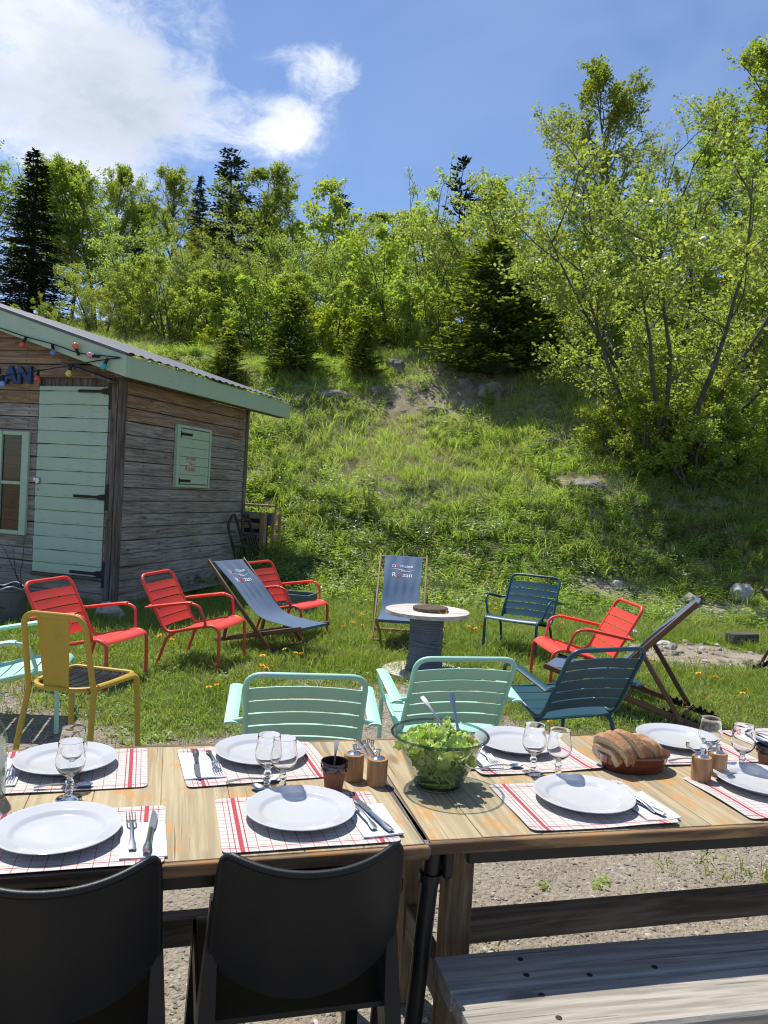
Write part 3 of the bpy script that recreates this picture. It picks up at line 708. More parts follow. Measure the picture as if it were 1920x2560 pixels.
def conifer(seed, H=9.0, rad=1.7, whorl=.27, nb=7, droop=.35, tw=11, card=.16, gaps=0.0, base=.04, taper=.9, young=False):
    r = np.random.default_rng(seed); mb = MB(); V = []; Q = []; SV = []; SP = []; SD = []; TP = []; TD = []
    p = np.array([(r.normal(0, .01) * i, r.normal(0, .01) * i, -.2 + (H + .2) * i / 10) for i in range(11)]); mb.tube(p, np.linspace(H * .012 + .02, .008, 11), 7)
    z = base * H
    while z < H * .985:
        u = z / H; L0 = rad * (1 - u) ** taper * (.85 + .3 * r.uniform()) + .06; a0 = r.uniform(0, 6.28)
        for b in range(max(4, int(nb * (1 - .35 * u)))):
            if r.uniform() < gaps: continue
            a = a0 + b * 6.283 / nb + r.normal(0, .12); L = L0 * r.uniform(.72, 1.18)
            d = np.array([math.cos(a), math.sin(a), .25 * u + (.35 if young else .05)]); pts = bough(r, np.array([0, 0, z]) + p[min(10, int(u * 10))] * np.array([1, 1, 0]), d, L, 5, .30, .05, grav=droop)
            mb.tube(pts, np.linspace(.006 + L * .008, .003, 6), 4, cap=False)
            nt = max(4, int(tw * (L / rad) ** .6) + 2)
            for k in range(nt):
                t = .12 + .88 * (k + r.uniform(0, 1)) / nt; q, dd = at_path(pts, min(t, .99)); sd = unit(np.cross(dd, (0, 0, 1.)))
                for sg in (-1, 1):
                    ld = unit(dd * .75 + sd * sg * r.uniform(.55, 1.0) + np.array([0, 0, r.uniform(-.3, .12)])); Lt = (L * .32 + .04) * (1.15 - t) * r.uniform(.7, 1.2)
                    m_ = max(1, int(Lt / (card * .55)))
                    for c in range(m_): TP.append(q + ld * Lt * c / m_); TD.append(ld)
                    SP.append(q + ld * Lt); SD.append(ld)
            SP.append(pts[-1]); SD.append(unit(pts[-1] - pts[-2]))
        z += whorl * (1 - .45 * u) * r.uniform(.8, 1.2)
    def needles(P, D, L, wr):
        P, D = np.array(P), np.array(D); n = len(P); D = D + r.normal(0, .18, (n, 3)); D /= np.linalg.norm(D, axis=1)[:, None]
        up = np.array([0, 0, 1.]) + r.normal(0, .35, (n, 3)); s = np.cross(D, up); s /= np.linalg.norm(s, axis=1)[:, None] + 1e-9; L = (L * r.uniform(.75, 1.25, n))[:, None]; nn = np.cross(s, D)
        v1 = np.stack([P, P + D * L * .45 + s * L * wr, P + D * L, P + D * L * .45 - s * L * wr], 1)
        v2 = np.stack([P, P + D * L * .45 + nn * L * wr * .7, P + D * L, P + D * L * .45 - nn * L * wr * .7], 1)
        v = np.concatenate([v1, v2]).reshape(-1, 3); return v, np.arange(2 * n)[:, None] * 4 + np.array([0, 1, 2, 3])
    return mb, needles(TP, TD, card, .20), needles(SP, SD, card * 1.0, .28)

M['bark'] = simple('grey_bark', (.13, .115, .095), .9, col2=(.06, .05, .04), nscale=8, nz=1.0)
M['barkdark'] = simple('brown_bark', (.055, .042, .032), .9)
M['beechleaf'] = leafmat('beech_leaf', (.27, .335, .06), (.39, .44, .10), (.23, .30, .06), trans=.57, big=.35)
M['sallowleaf'] = leafmat('sallow_leaf', (.31, .375, .10), (.45, .50, .175), (.28, .345, .10), trans=.56, big=.5, gl=.35, rough=.4)
M['hazelleaf'] = leafmat('hazel_leaf', (.28, .36, .075), (.40, .46, .12), (.38, .42, .13), trans=.56, big=.5)
M['yellowleaf'] = leafmat('maple_leaf', (.32, .37, .04), (.42, .44, .05), None, trans=.45)
M['spruce'] = leafmat('spruce_needles', (.024, .044, .022), (.042, .068, .030), None, trans=.10, gl=.2, transcol=(1.2, 1.2, .6))
M['youngspruce'] = leafmat('young_spruce_needles', (.055, .088, .028), (.09, .125, .04), None, trans=.22, gl=.2, transcol=(1.2, 1.2, .6))
M['shoots'] = leafmat('new_shoots', (.24, .32, .05), (.33, .39, .07), None, trans=.5, transcol=(1.2, 1.2, .6))
TREE = {}
def reg(kind, geo, barkm, leafm):
    mb = geo[0]; TREE[kind] = [('trunk', mb.mesh(kind + '_trunk', barkm, 60)), ('crown', fast_mesh(kind + '_crown', geo[1][0], geo[1][1], leafm))]
    if len(geo) > 2: TREE[kind].append(('new_shoots', fast_mesh(kind + '_shoots', geo[2][0], geo[2][1], M['shoots'])))
for i in range(3): reg('beech%d' % i, broadleaf(100 + i, 8.5, 2.7, 1, .16, 38, 7, 6, 10, .105, .7, rad=.11), M['bark'], M['beechleaf'])
for i in range(3): reg('sallow%d' % i, broadleaf(110 + i, 4.6, 2.3, 9, .10, 66, 6, 5, 11, .062, .75, rad=.085, shape='vase', splay=.55), M['bark'], M['sallowleaf'])
reg('bigsallow', broadleaf(131, 5.0, 2.4, 15, .16, 130, 6, 5, 9, .070, .6, rad=.10, shape='vase', splay=.62, clump=.12), M['bark'], M['sallowleaf'])
for i in range(2): reg('hazel%d' % i, broadleaf(120 + i, 3.6, 1.7, 8, .06, 48, 5, 5, 10, .078, .6, rad=.06, shape='oval', splay=.5), M['bark'], M['hazelleaf'])
for i in range(2): reg('pole%d' % i, broadleaf(125 + i, 7.5, 1.3, 4, .25, 34, 4, 3, 5, .075, 1.6, bare=.35, rad=.07, shape='oval', splay=.10), M['bark'], M['sallowleaf'])
reg('maple', broadleaf(140, 2.2, 1.0, 4, .15, 20, 4, 4, 6, .12, .6, rad=.03, splay=.4), M['bark'], M['yellowleaf'])
for i in range(2): reg('spruce%d' % i, conifer(150 + i, 9.5, 1.75, .24, 8, .55, 10, .17)[:2], M['barkdark'], M['spruce'])
reg('fir', conifer(153, 9.5, 1.6, .30, 7, .45, 9, .20, gaps=.16, taper=.62)[:2], M['barkdark'], M['spruce'])
reg('pine', conifer(155, 8.0, 1.5, .55, 6, -.15, 10, .22, gaps=.12, taper=.55, base=.25)[:2], M['barkdark'], M['spruce'])
for i in range(2): reg('youngspruce%d' % i, conifer(156 + i, 3.6, 1.25, .19, 8, .38, 11, .105, gaps=.08, young=True, taper=.72), M['barkdark'], M['youngspruce'])

THI = {}
for k_, b_ in TREE.items():
    co = np.zeros(len(b_[1][1].vertices) * 3, np.float32); b_[1][1].vertices.foreach_get('co', co); THI[k_] = float(np.quantile(co[2::3], .9995))
def plant(kind, name, label, cat, x, y, h, group, wide=1.0, rz=None, sink=0.1):
    """x, y on the ground; h = height of the finished plant in metres"""
    base = TREE[kind]; H0 = THI[kind]
    z = float(zt(x, y)) - sink; o = thing(name, label, cat, (x, y, z), rng.uniform(0, 6.28) if rz is None else rz, group)
    s = h / H0; o.scale = (s * wide, s * wide, s)
    for nm, me in base: inst(nm, me, o)
    return o
gB, gS, gC, gP = 'beeches along the skyline', 'sallow and hazel scrub above the bank', 'conifers on the hillside', 'young spruces on the bank'
TREES = [
 ('beech0', 'beech_tree', 'bright green beech at the left edge of the photo beside the tall spruce', 'tree', -16.02, 31, 6.88, gB, 1.35),
 ('beech1', 'beech_tree', 'bright beech crown showing behind the tall dark spruce on the left', 'tree', -14.88, 33, 7.31, gB, 1.3),
 ('beech2', 'beech_tree', 'green beech just right of the tall left spruce', 'tree', -12.76, 31, 6.04, gB, 1.1),
 ('spruce0', 'spruce_tree', 'tall dark spruce above the cabin roof at left', 'tree', -12.32, 26.5, 5.80, gC, 1.7),
 ('beech0', 'beech_tree', 'open-crowned beech with a pointed top left of centre', 'tree', -10.04, 29, 6.41, gB, 1.0),
 ('beech2', 'beech_tree', 'pale feathery beech between the pointed beech and the dark firs', 'tree', -9.59, 32, 6.14, gB, 1.15),
 ('spruce1', 'spruce_tree', 'slim dark spruce left of the dark ragged fir', 'tree', -7.67, 30, 6.07, gC, 0.95),
 ('fir', 'fir_tree', 'dark ragged fir rising highest left of centre', 'tree', -5.95, 28, 6.78, gC, 1.5),
 ('spruce1', 'spruce_tree', 'half hidden dark spruce inside the pointed beech', 'tree', -10.00, 30, 4.68, gC, 1.0),
 ('beech1', 'beech_tree', 'bright yellow-green beech right of the dark ragged fir', 'tree', -5.14, 28.5, 6.14, gB, 1.15),
 ('beech2', 'beech_tree', 'small bright beech in front of the slim dark spruce', 'tree', -6.86, 27.5, 4.62, gB, 1.1),
 ('beech1', 'beech_tree', 'beech crown between the tall left spruce and the pointed beech', 'tree', -11.60, 30.5, 5.60, gB, 1.3),
 ('beech0', 'beech_tree', 'low beech crown behind the half hidden dark spruce', 'tree', -10.51, 33, 5.32, gB, 1.5),
 ('beech0', 'beech_tree', 'beech crown behind the twiggy aspen stems', 'tree', -4.43, 31, 5.77, gB, 1.6),
 ('beech1', 'beech_tree', 'low beech crown behind the leafy aspen', 'tree', -1.34, 31, 5.37, gB, 1.7),
 ('pole0', 'aspen_tree', 'thin bare-stemmed aspen clump left of the small dark fir top', 'tree', -3.56, 26, 5.42, gS, 1.1),
 ('pole1', 'aspen_tree', 'tall twiggy aspen stems standing near the middle skyline', 'tree', -2.91, 26.5, 5.96, gS, 1.0),
 ('fir', 'fir_tree', 'small dark conifer tip peeping over the middle scrub', 'tree', -2.38, 34, 7.12, gC, 1.1),
 ('pole0', 'aspen_tree', 'leafy aspen right of the twiggy stems', 'tree', -1.61, 26, 5.07, gS, 1.6),
 ('hazel1', 'hazel_bush', 'green hazel crown between the aspens and the thin sapling', 'bush', -0.59, 27, 5.45, gS, 1.2),
 ('sallow0', 'sallow_bush', 'grey-green sallow bush behind the cabin roof at left', 'bush', -8.78, 23.5, 2.56, gS, 1.25),
 ('sallow1', 'sallow_bush', 'tall sallow bush below the pointed beech', 'bush', -7.65, 24.5, 3.70, gS, 1.15),
 ('sallow2', 'sallow_bush', 'dense sallow bush below the dark ragged fir', 'bush', -5.52, 24, 3.45, gS, 1.2),
 ('hazel0', 'hazel_bush', 'leafy light green hazel below the slim dark spruce', 'bush', -6.28, 22.3, 2.30, gS, 1.3),
 ('hazel1', 'hazel_bush', 'leafy hazel low behind the middle of the cabin roof', 'bush', -7.33, 21.8, 1.39, gS, 1.4),
 ('sallow0', 'sallow_bush', 'brownish twiggy sallow under the aspen stems', 'bush', -3.76, 24, 3.84, gS, 1.15),
 ('sallow1', 'sallow_bush', 'sallow bush beneath the leafy aspen', 'bush', -2.47, 24.5, 4.01, gS, 1.15),
 ('hazel0', 'hazel_bush', 'light hazel in front of the twiggy aspen stems', 'bush', -4.03, 22.5, 2.40, gS, 1.4),
 ('sallow2', 'sallow_bush', 'low sallow bush at the left edge of the cabin roof', 'bush', -9.53, 22.3, 1.15, gS, 1.3),
 ('hazel0', 'hazel_bush', 'low hazel against the dark trunk of the tall left spruce', 'bush', -11.65, 23.5, 0.89, gS, 1.2),
 ('sallow2', 'sallow_bush', 'round sallow bush right of the leafy aspen', 'bush', -1.16, 23.5, 3.60, gS, 1.15),
 ('hazel1', 'hazel_bush', 'round hazel bush left of the tall thin sapling', 'bush', -0.16, 23, 4.00, gS, 1.2),
 ('sallow2', 'sallow_bush', 'sallow bush at the foot of the tall thin sapling', 'bush', 0.68, 22.5, 4.38, gS, 1.1),
 ('pole1', 'sapling', 'tall thin sapling with a wispy top left of the dark pine', 'tree', 1.06, 24, 7.00, gS, 0.8),
 ('pine', 'pine_tree', 'dark tiered pine standing against the blue sky', 'tree', 2.28, 31, 8.33, gC, 0.95),
 ('sallow0', 'sallow_bush', 'sallow bush below the dark tiered pine', 'bush', 1.99, 24.5, 5.44, gS, 1.1),
 ('beech2', 'beech_tree', 'low beech crown right of the dark tiered pine', 'tree', 4.27, 29, 7.12, gB, 1.1),
 ('sallow1', 'sallow_bush', 'large sallow clump right of the big young spruce', 'bush', 4.52, 22.8, 5.56, gS, 1.25),
 ('sallow2', 'sallow_bush', 'tall sallow clump in front of the upright beech', 'bush', 6.43, 24.6, 6.90, gS, 1.2),
 ('sallow0', 'sallow_bush', 'sallow crown between the pine and the upright beech', 'bush', 3.19, 23.2, 4.83, gS, 1.15),
 ('beech1', 'beech_tree', 'upright beech rising above the scrub on the right', 'tree', 7.85, 28, 8.21, gB, 1.1),
 ('beech0', 'beech_tree', 'large spreading beech in the upper right corner', 'tree', 11.00, 26.5, 9.26, gB, 1.4),
 ('beech2', 'beech_tree', 'beech crown filling the right edge below the corner beech', 'tree', 11.11, 24, 6.34, gB, 1.2),
 ('sallow0', 'sallow_bush', 'sallow scrub under the large corner beech', 'bush', 7.70, 22, 5.38, gS, 1.35),
 ('sallow1', 'sallow_bush', 'sallow scrub at the right edge behind the nearest sallow', 'bush', 9.17, 21, 5.02, gS, 1.15),
 ('hazel1', 'hazel_bush', 'hazel scrub filling the gap behind the nearest sallow', 'bush', 5.39, 22, 3.45, gS, 1.2),
 ('hazel0', 'hazel_bush', 'leafy hazel left of the nearest sallow', 'bush', 4.38, 21.5, 2.65, gS, 1.1),
 ('bigsallow', 'sallow_bush', 'large many-stemmed sallow nearest the lawn on the right bank', 'bush', 5.74, 15.9, 5.77, gS, 1.2),
 ('hazel0', 'hazel_bush', 'leafy undergrowth at the left foot of the nearest sallow', 'bush', 5.06, 15.3, 1.71, gS, 1.5),
 ('hazel1', 'hazel_bush', 'leafy undergrowth right at the foot of the nearest sallow', 'bush', 5.97, 15.0, 2.10, gS, 1.4),
 ('hazel0', 'hazel_bush', 'leafy undergrowth at the right edge below the nearest sallow', 'bush', 7.09, 15.3, 2.00, gS, 1.4),
 ('youngspruce0', 'young_spruce', 'big dense young spruce with lime tips right of centre', 'tree', 2.38, 19.0, 3.44, gP, 1.45),
 ('youngspruce1', 'young_spruce', 'second young spruce close behind the big dense one', 'tree', 3.36, 19.4, 2.55, gP, 1.5),
 ('youngspruce1', 'young_spruce', 'dark young spruce above the right end of the cabin roof', 'tree', -2.34, 18.0, 1.97, gP, 1.3),
 ('youngspruce0', 'young_spruce', 'small young spruce touching the cabin roof line', 'tree', -3.73, 17.8, 1.22, gP, 1.5),
 ('youngspruce0', 'young_spruce', 'pale young spruce beside the grey boulder', 'tree', -0.68, 18.4, 1.52, gP, 1.1),
 ('maple', 'maple_sapling', 'yellow-leaved maple sapling at the crest left of centre', 'bush', -4.66, 20.5, 1.06, gS, 1.2),
 ('maple', 'maple_sapling', 'pale leafy sapling on the crest left of the pale young spruce', 'bush', -1.44, 20.5, 1.58, gS, 1.3),
 ('hazel0', 'hazel_bush', 'low hazel bush on the crest between the small spruces', 'bush', -1.88, 21.5, 2.36, gS, 1.5),
 ('hazel1', 'hazel_bush', 'shrub left of the big dense young spruce', 'bush', 1.21, 20.4, 2.24, gS, 1.2),
 ('hazel0', 'hazel_bush', 'shrub above the grey boulder', 'bush', 0.20, 21, 1.97, gS, 1.3),
]
for t in TREES: plant(*t)
# leafy plants that stand out on the bank
def leafclump(name, label, x, y, h, seed, n=10, ls=.13):
    o = thing(name, label, 'plant', (x, y, float(zt(x, y))), 0, None); mb = MB(); mb.add(*herb(seed, n, h, 5, ls, h * .45)); mb.build('leaves', M['herb'], o, 0)
    st = MB(); r = np.random.default_rng(seed)
    for i in range(n):
        a = r.uniform(0, 6.28); st.tube([(0, 0, -.02), (math.cos(a) * h * .2, math.sin(a) * h * .2, h * .9)], .004, 4)
    st.build('stems', M['herb'], o); return o
leafclump('broad_leaved_plant', 'dark broad-leaved plant in the middle of the bank', -.27, 13.2, .62, 3, 14, .16)
leafclump('broad_leaved_plant', 'broad-leaved plant on the bank beside the scattered stones at right', 3.0, 14.6, .55, 4, 12, .15)
leafclump('broad_leaved_plant', 'low leafy plant below the big dense young spruce', 2.25, 18.1, .5, 5, 10, .12)

# ------------------------------------------------------------------ cabin
cab = thing('cabin', 'weathered timber cabin with pale green door, trim and shutter', 'cabin', (-3.07, 8.893, 0), CAB['a'])
CW, CL, ZL = 5.2, 3.16, [.185 + .1546 * k for k in range(-1, 24)]
def roofz(x): return 2.66 + .30 * (min(-x, CW + x) if x < 0 else -x)      # underside of the gable boards
body = MB(); poly = [(-CW + .04, .05), (-.04, .05), (-.04, 2.60), (-CW / 2, 2.60 + .3 * CW / 2), (-CW + .04, 2.60)]
body.prism(poly, CL - .08, np.array([[1, 0, 0, 0], [0, 0, -1, CL - .03], [0, 1, 0, 0], [0, 0, 0, 1.]])); body.build('inner_wall', M['beam'], cab)
fw = bpy.data.objects.new('front_wall', None); link(fw, cab); sw = bpy.data.objects.new('side_wall', None); link(sw, cab)
pl_cache = {}
def plank_mesh(L, H, T, mat, key=0):
    k = (round(L, 2), H, T, mat.name, key)
    if k not in pl_cache:
        mb = MB(); r = np.random.default_rng(len(pl_cache)); n = 9; hs = []
        xs_ = np.linspace(-L / 2, L / 2, n)
        prof = [(-T / 2, -H / 2), (-T / 2, H / 2 - .022), (-T * .12, H / 2 - .004), (T / 2, H / 2), (T / 2, -H / 2)]   # (depth, height): front is -T/2
        P = np.zeros((n, 5, 3)); wob = r.normal(0, .0016, n)
        for i, x in enumerate(xs_):
            for j, (d, h) in enumerate(prof): P[i, j] = (x, d, h + wob[i])
        f = []
        for i in range(n - 1):
            for j in range(5): f.append((i * 5 + j, i * 5 + (j + 1) % 5, (i + 1) * 5 + (j + 1) % 5, (i + 1) * 5 + j))
        f += [(0, 4, 3, 2, 1), tuple((n - 1) * 5 + j for j in range(5))]
        mb.add(P.reshape(-1, 3), [q[::-1] for q in f]); pl_cache[k] = mb.mesh('plank', mat, 30)
    return pl_cache[k]
rr = random.Random(5)
def wall_plank(par, a, b, zc, front=True, mat=None, name='plank', dep=0.0, H=.1480, T=.026):
    L = b - a
    if L < .03: return
    mt = mat or (M['plank_warm'] if zc > 2.30 - rr.uniform(0, .15) else M['plank']); j = rr.uniform(-.004, .004) - dep
    me = plank_mesh(L, H, T, mt, rr.randint(0, 2))
    if front: return inst(name, me, par, ((a + b) / 2, j, zc), (rr.gauss(0, .01), rr.gauss(0, .0012), 0))
    return inst(name, me, par, (-j, (a + b) / 2, zc), (rr.gauss(0, .01), rr.gauss(0, .0012), math.pi / 2))
DX0, DX1, DZ0, DZ1 = -1.085, -.13, .375, 2.563
for i in range(len(ZL) - 1):
    zc = (ZL[i] + ZL[i + 1]) / 2; top = ZL[i + 1]
    if top > 3.60: break
    xr = min(-.03, .22 - (top - 2.89) / .30)
    xl = -CW - xr
    if DZ0 - .05 < zc < DZ1 + .02:
        wall_plank(fw, xl, DX0 - .012, zc); wall_plank(fw, DX1 + .012, xr, zc)
    else: wall_plank(fw, xl, xr, zc)
    if top < 2.68: wall_plank(sw, .02, CL, zc, False)
# corner boards
for nm, c, d in [('corner_board', (-.045, -.026, 1.36), (.085, .028, 2.62)), ('corner_board', (.022, -.012, 1.36), (.032, .058, 2.62)), ('corner_board', (.024, .055, 1.36), (.030, .075, 2.62)), ('corner_board', (.024, CL - .02, 1.36), (.030, .07, 2.62))]:
    MB().box((0, 0, 0), d, bev=.004).build(nm, M['beam'], cab, loc=c)
# door
door = bpy.data.objects.new('door', None); link(door, cab)
for i in range(len(ZL) - 1):
    a, b = max(ZL[i], DZ0), min(ZL[i + 1], DZ1)
    if b - a > .03: wall_plank(door, DX0, DX1, (a + b) / 2, True, M['cabgreen'], 'plank', .006, round(b - a - .003, 3))
def strap(par, x0, x1, z, plate=None):
    mb = MB(); pts = [(x0, z - .014), (x0 + .02, z - .017), (x1 - .12, z - .016), (x1 - .06, z - .034), (x1, z - .034), (x1, z + .034), (x1 - .06, z + .034), (x1 - .12, z + .016), (x0 + .02, z + .017), (x0, z + .014)]
    mb.prism(pts, .008, np.array([[1, 0, 0, 0], [0, 0, 1, -.036], [0, 1, 0, 0], [0, 0, 0, 1.]])); mb.tube([(x1, -.034, z - .045), (x1, -.034, z + .045)], .011, 8)
    if plate: mb.box((x1 + .028, -.038, (plate[0] + plate[1]) / 2), (.04, .010, plate[1] - plate[0]), bev=.003)
    for xx in (x0 + .05, (x0 + x1) / 2, x1 - .04): mb.box((xx, -.040, z), (.014, .01, .014), bev=.004)
    mb.build('hinge', M['iron'], par)
strap(door, -.536, -.125, 2.505, (2.30, 2.60)); strap(door, -.544, -.105, 1.295, (1.15, 1.45)); strap(door, -.548, -.115, .415, (.264, .566))
MB().box((-1.045, -.032, 1.445), (.055, .03, .075), bev=.006).build('latch', M['steel'], door)
MB().box((-1.088, -.034, 1.46), (.035, .02, .05), bev=.005).build('latch_catch', M['steel'], door)
MB().box((-1.046, -.0195, 1.338), (.016, .004, .032), bev=.003).build('keyhole', M['blackiron'], door)
MB().box((-.60, -.02, .352), (1.0, .05, .035), bev=.005).build('threshold', M['beamx'], cab)
# window frame with glass over the boards
win = bpy.data.objects.new('window', None); link(win, cab)
x0, x1, z0, z1 = -1.612, -1.185, .788, 2.013
for c, d in [((x0 + .022, -.032, (z0 + z1) / 2), (.044, .04, z1 - z0)), ((x1 - .048, -.032, (z0 + z1) / 2), (.096, .04, z1 - z0)), (((x0 + x1) / 2 - .026, -.030, z1 - .024), (x1 - x0 - .144, .036, .046)), (((x0 + x1) / 2 - .026, -.030, z0 + .026), (x1 - x0 - .144, .036, .05)), (((x0 + x1) / 2 - .026, -.030, 1.402), (x1 - x0 - .144, .034, .038))]:
    MB().box((0, 0, 0), d, bev=.004).build('frame', M['cabgreen'], win, loc=c)
m_, N_ = newmat('window_pane')
lw = N_.n('ShaderNodeLayerWeight', inp={'Blend': .25}).outputs['Fresnel']
out(N_, N_.n('ShaderNodeMixShader', inp={0: N_.math('ADD', N_.math('MULTIPLY', lw, .7), .03), 1: N_.n('ShaderNodeBsdfTransparent', inp={'Color': (.62, .56, .46, 1)}).outputs[0], 2: N_.n('ShaderNodeBsdfGlossy', inp={'Roughness': .03}).outputs[0]}).outputs[0])
for za, zb in ((z0 + .05, 1.384), (1.420, z1 - .046)): MB().box(((x0 + x1) / 2 - .026, -.026, (za + zb) / 2), (x1 - x0 - .146, .003, zb - za)).build('pane', m_, win)
# shutter on the side wall
sh = bpy.data.objects.new('shutter', None); link(sh, cab)
y0_, y1_, za, zb = 1.148, 2.012, 1.449, 2.254
for c, d in [((.040, y0_ + .03, (za + zb) / 2), (.05, .06, zb - za)), ((.040, y1_ - .02, (za + zb) / 2), (.05, .04, zb - za)), ((.040, (y0_ + y1_) / 2, zb - .018), (.048, y1_ - y0_ - .104, .036)), ((.040, (y0_ + y1_) / 2, za + .018), (.048, y1_ - y0_ - .104, .036))]:
    MB().box((0, 0, 0), d, bev=.004).build('frame', M['cabgreen'], sh, loc=c)
nb_ = 6; hh_ = (zb - za - .09) / nb_
for i in range(nb_): MB().box((0, 0, 0), (.026, y1_ - y0_ - .125, hh_ - .004), bev=.003).build('board', M['cabgreen'], sh, loc=(.048, (y0_ + y1_) / 2 + .004, za + .045 + hh_ * (i + .5)))
for zz in (2.14, 1.535):
    MB().box((.064, y0_ + .085, zz), (.008, .02, .075), bev=.002).box((.065, y0_ + .22, zz), (.006, .27, .034), bev=.002).build('hinge', M['blackiron'], sh)
def lettering(par, fn, scale, mats, parts):
    """fn maps (u right, v up) in metres to 3-D; parts: (text, size, u, v, colour key)"""
    by = {}
    for body_, size, u, v, key in parts:
        V, F = text_geo(body_, size * scale, .012 * size * scale)
        P = np.array([fn(u * scale + a[0], v * scale + a[1]) for a in V]); by.setdefault(key, MB()).add(P, F)
    for key, (pts, r_) in {('swoosh'): (None, 0)}.items():
        t = np.linspace(0, 1, 28); U = (-.62 + 1.24 * t) * scale; Vv = (-.02 + .10 * np.sin(t * 2 * math.pi + .5) * (1 - .5 * t)) * scale; wv = .012 * scale * np.sin(math.pi * t) + .003 * scale
        A = [fn(u, v + w2) for u, v, w2 in zip(U, Vv, wv)]; B = [fn(u, v - w2) for u, v, w2 in zip(U, Vv, wv)]
        by.setdefault(mats['swoosh'], MB()).grid(np.array([A, B]))
    for k, mb in by.items(): mb.build('lettering', M[k], par, 0)
LOGO = lambda main, acc: [('D', .27, -.46, .15, main), ('o', .25, -.285, .15, acc), ('maine', .27, .18, .15, main), ('De', .17, .02, -.11, main), ('R', .37, -.44, -.44, main), ('o', .40, -.195, -.44, acc), ('zan', .37, .25, -.44, main)]
lettering(sh, lambda u, v: (.0625, 1.50 + u, 1.775 + v), .245, {'swoosh': 'red_print'}, LOGO('red_print', 'red_print'))
# roof
SL = .30; tilt = math.atan(SL)
def roof_side(sign):
    mb = MB(); n = 25; ysr = np.linspace(-.21, 4.32, n * 4 + 1); xe, xg = .235, -CW / 2
    P = np.zeros((2, len(ysr), 3))
    for i, yy in enumerate(ysr):
        k = i % 4; dz = .014 if k in (1, 2) else 0.0; off = (-.01 if k == 1 else .01 if k == 2 else 0)
        for a, x in enumerate((xe, xg)):
            xx = x if sign > 0 else -CW - x; P[a, i] = (xx, yy + off * 0, 2.905 + SL * (xe - x) - .0 + dz)
    mb.sheet(P, .006); return mb
rf = roof_side(1).build('roof', M['roof'], cab, 20); roof_side(-1).build('roof', M['roof'], cab, 20)
# green trim boards
MB().box((.19, 2.055, 2.769), (.028, 4.46, .238), bev=.004).build('eave_board', M['cabgreen'], cab)
def gable_board(sign, mat, nm, zlo, zhi, y, th):
    xs2 = (.205, -CW / 2) if sign > 0 else (-CW - .205, -CW / 2); mb = MB()
    mb.prism([(xs2[0], zlo), (xs2[1], zlo + SL * abs(xs2[1] - xs2[0])), (xs2[1], zhi + SL * abs(xs2[1] - xs2[0])), (xs2[0], zhi)], th, np.array([[1, 0, 0, 0], [0, 0, 1, y], [0, 1, 0, 0], [0, 0, 0, 1.]])); mb.build(nm, mat, cab, 20)
for sg in (1, -1):
    gable_board(sg, M['cabgreen'], 'gable_board', 2.648, 2.884, -.205, .026)
    gable_board(sg, M['roofedge'], 'roof_flashing', 2.886, 2.918, -.215, .05)
MB().box((-.35, -.10, 2.70), (.7, .16, .03), roty(tilt), bev=.004).build('soffit_board', M['beam'], cab)
MB().box((.10, 2.05, 2.66), (.15, 4.4, .02)).build('soffit_board', M['beam'], cab)
# plank shelf along the foot of the side wall
shelf = thing('plank_shelf', 'low grey plank shelf along the foot of the cabin side wall', 'shelf', (-3.07, 8.893, 0), CAB['a'])
MB().box((.22, 1.75, .145), (.20, 2.1, .03), rotz(0), bev=.005).build('board', M['plank'], shelf)
for yy in (1.12, 1.84): MB().box((.12, yy, .19), (.24, .035, .045), roty(R(28)), bev=.004).build('bracket', M['beam'], shelf)
# sign letters
sg_ = thing('sign_letters', 'blue cut-out letters on the front of the cabin beside the door', 'sign', (-3.07, 8.893, 0), CAB['a'])
for ch, xc in (('R', -1.695), ('A', -1.482), ('N', -1.281)):
    V, F = text_geo(ch, .27, .012); w0 = (V[:, 0].min() + V[:, 0].max()) / 2; n = len(V)
    # front, back and rim of each letter
    A = np.stack([V[:, 0] - w0 + xc, np.full(n, -.060), 2.585 + V[:, 1]], 1); B = A.copy(); B[:, 1] = -.018
    from collections import Counter
    ec = Counter(); dirs = {}
    for q in F:
        for i in range(len(q)):
            e = (q[i], q[(i + 1) % len(q)]); ec[tuple(sorted(e))] += 1; dirs[tuple(sorted(e))] = e
    rim = [(e[1], e[0], e[0] + n, e[1] + n) for k_, e in dirs.items() if ec[k_] == 1]
    mb = MB(); mb.add(np.concatenate([A, B]), list(F) + [tuple(i + n for i in q[::-1]) for q in F] + rim); mb.build('letter', M['letterblue'], sg_, 30)
# string lights
def string_lights(label, pts, bulbs):
    o = thing('string_lights', label, 'string lights', (-3.07, 8.893, 0), CAB['a'], 'string lights on the cabin')
    MB().tube(spline([(x, -.235 + dy, z) for x, z, dy in pts], 40), .0065, 6).build('cable', M['blackiron'], o)
    for x, z, tx, tz, colr in bulbs:
        d = unit(np.array([tx, -.25, tz])); b = np.array([x, -.24, z]); s_ = MB().tube([b - d * .012, b + d * .055], .017, 10).tube([b + d * .05, b + d * .062], .021, 10).build('socket', M['blackiron'], o)
        mb = MB(); ax = d; u = unit(np.cross(ax, (1, .2, .1))); v = np.cross(ax, u); prof = [(.016, 0), (.024, .014), (.034, .034), (.034, .050), (.024, .068), (.004, .076)]; th = np.arange(14) * 2 * math.pi / 14; c0 = b + d * .058
        P = np.array([[c0 + ax * h + r_ * (u * math.cos(t) + v * math.sin(t)) for t in list(th) + [0]] for r_, h in prof]); mb.grid(P); mb.build('bulb', BULB[colr], s_, 60)
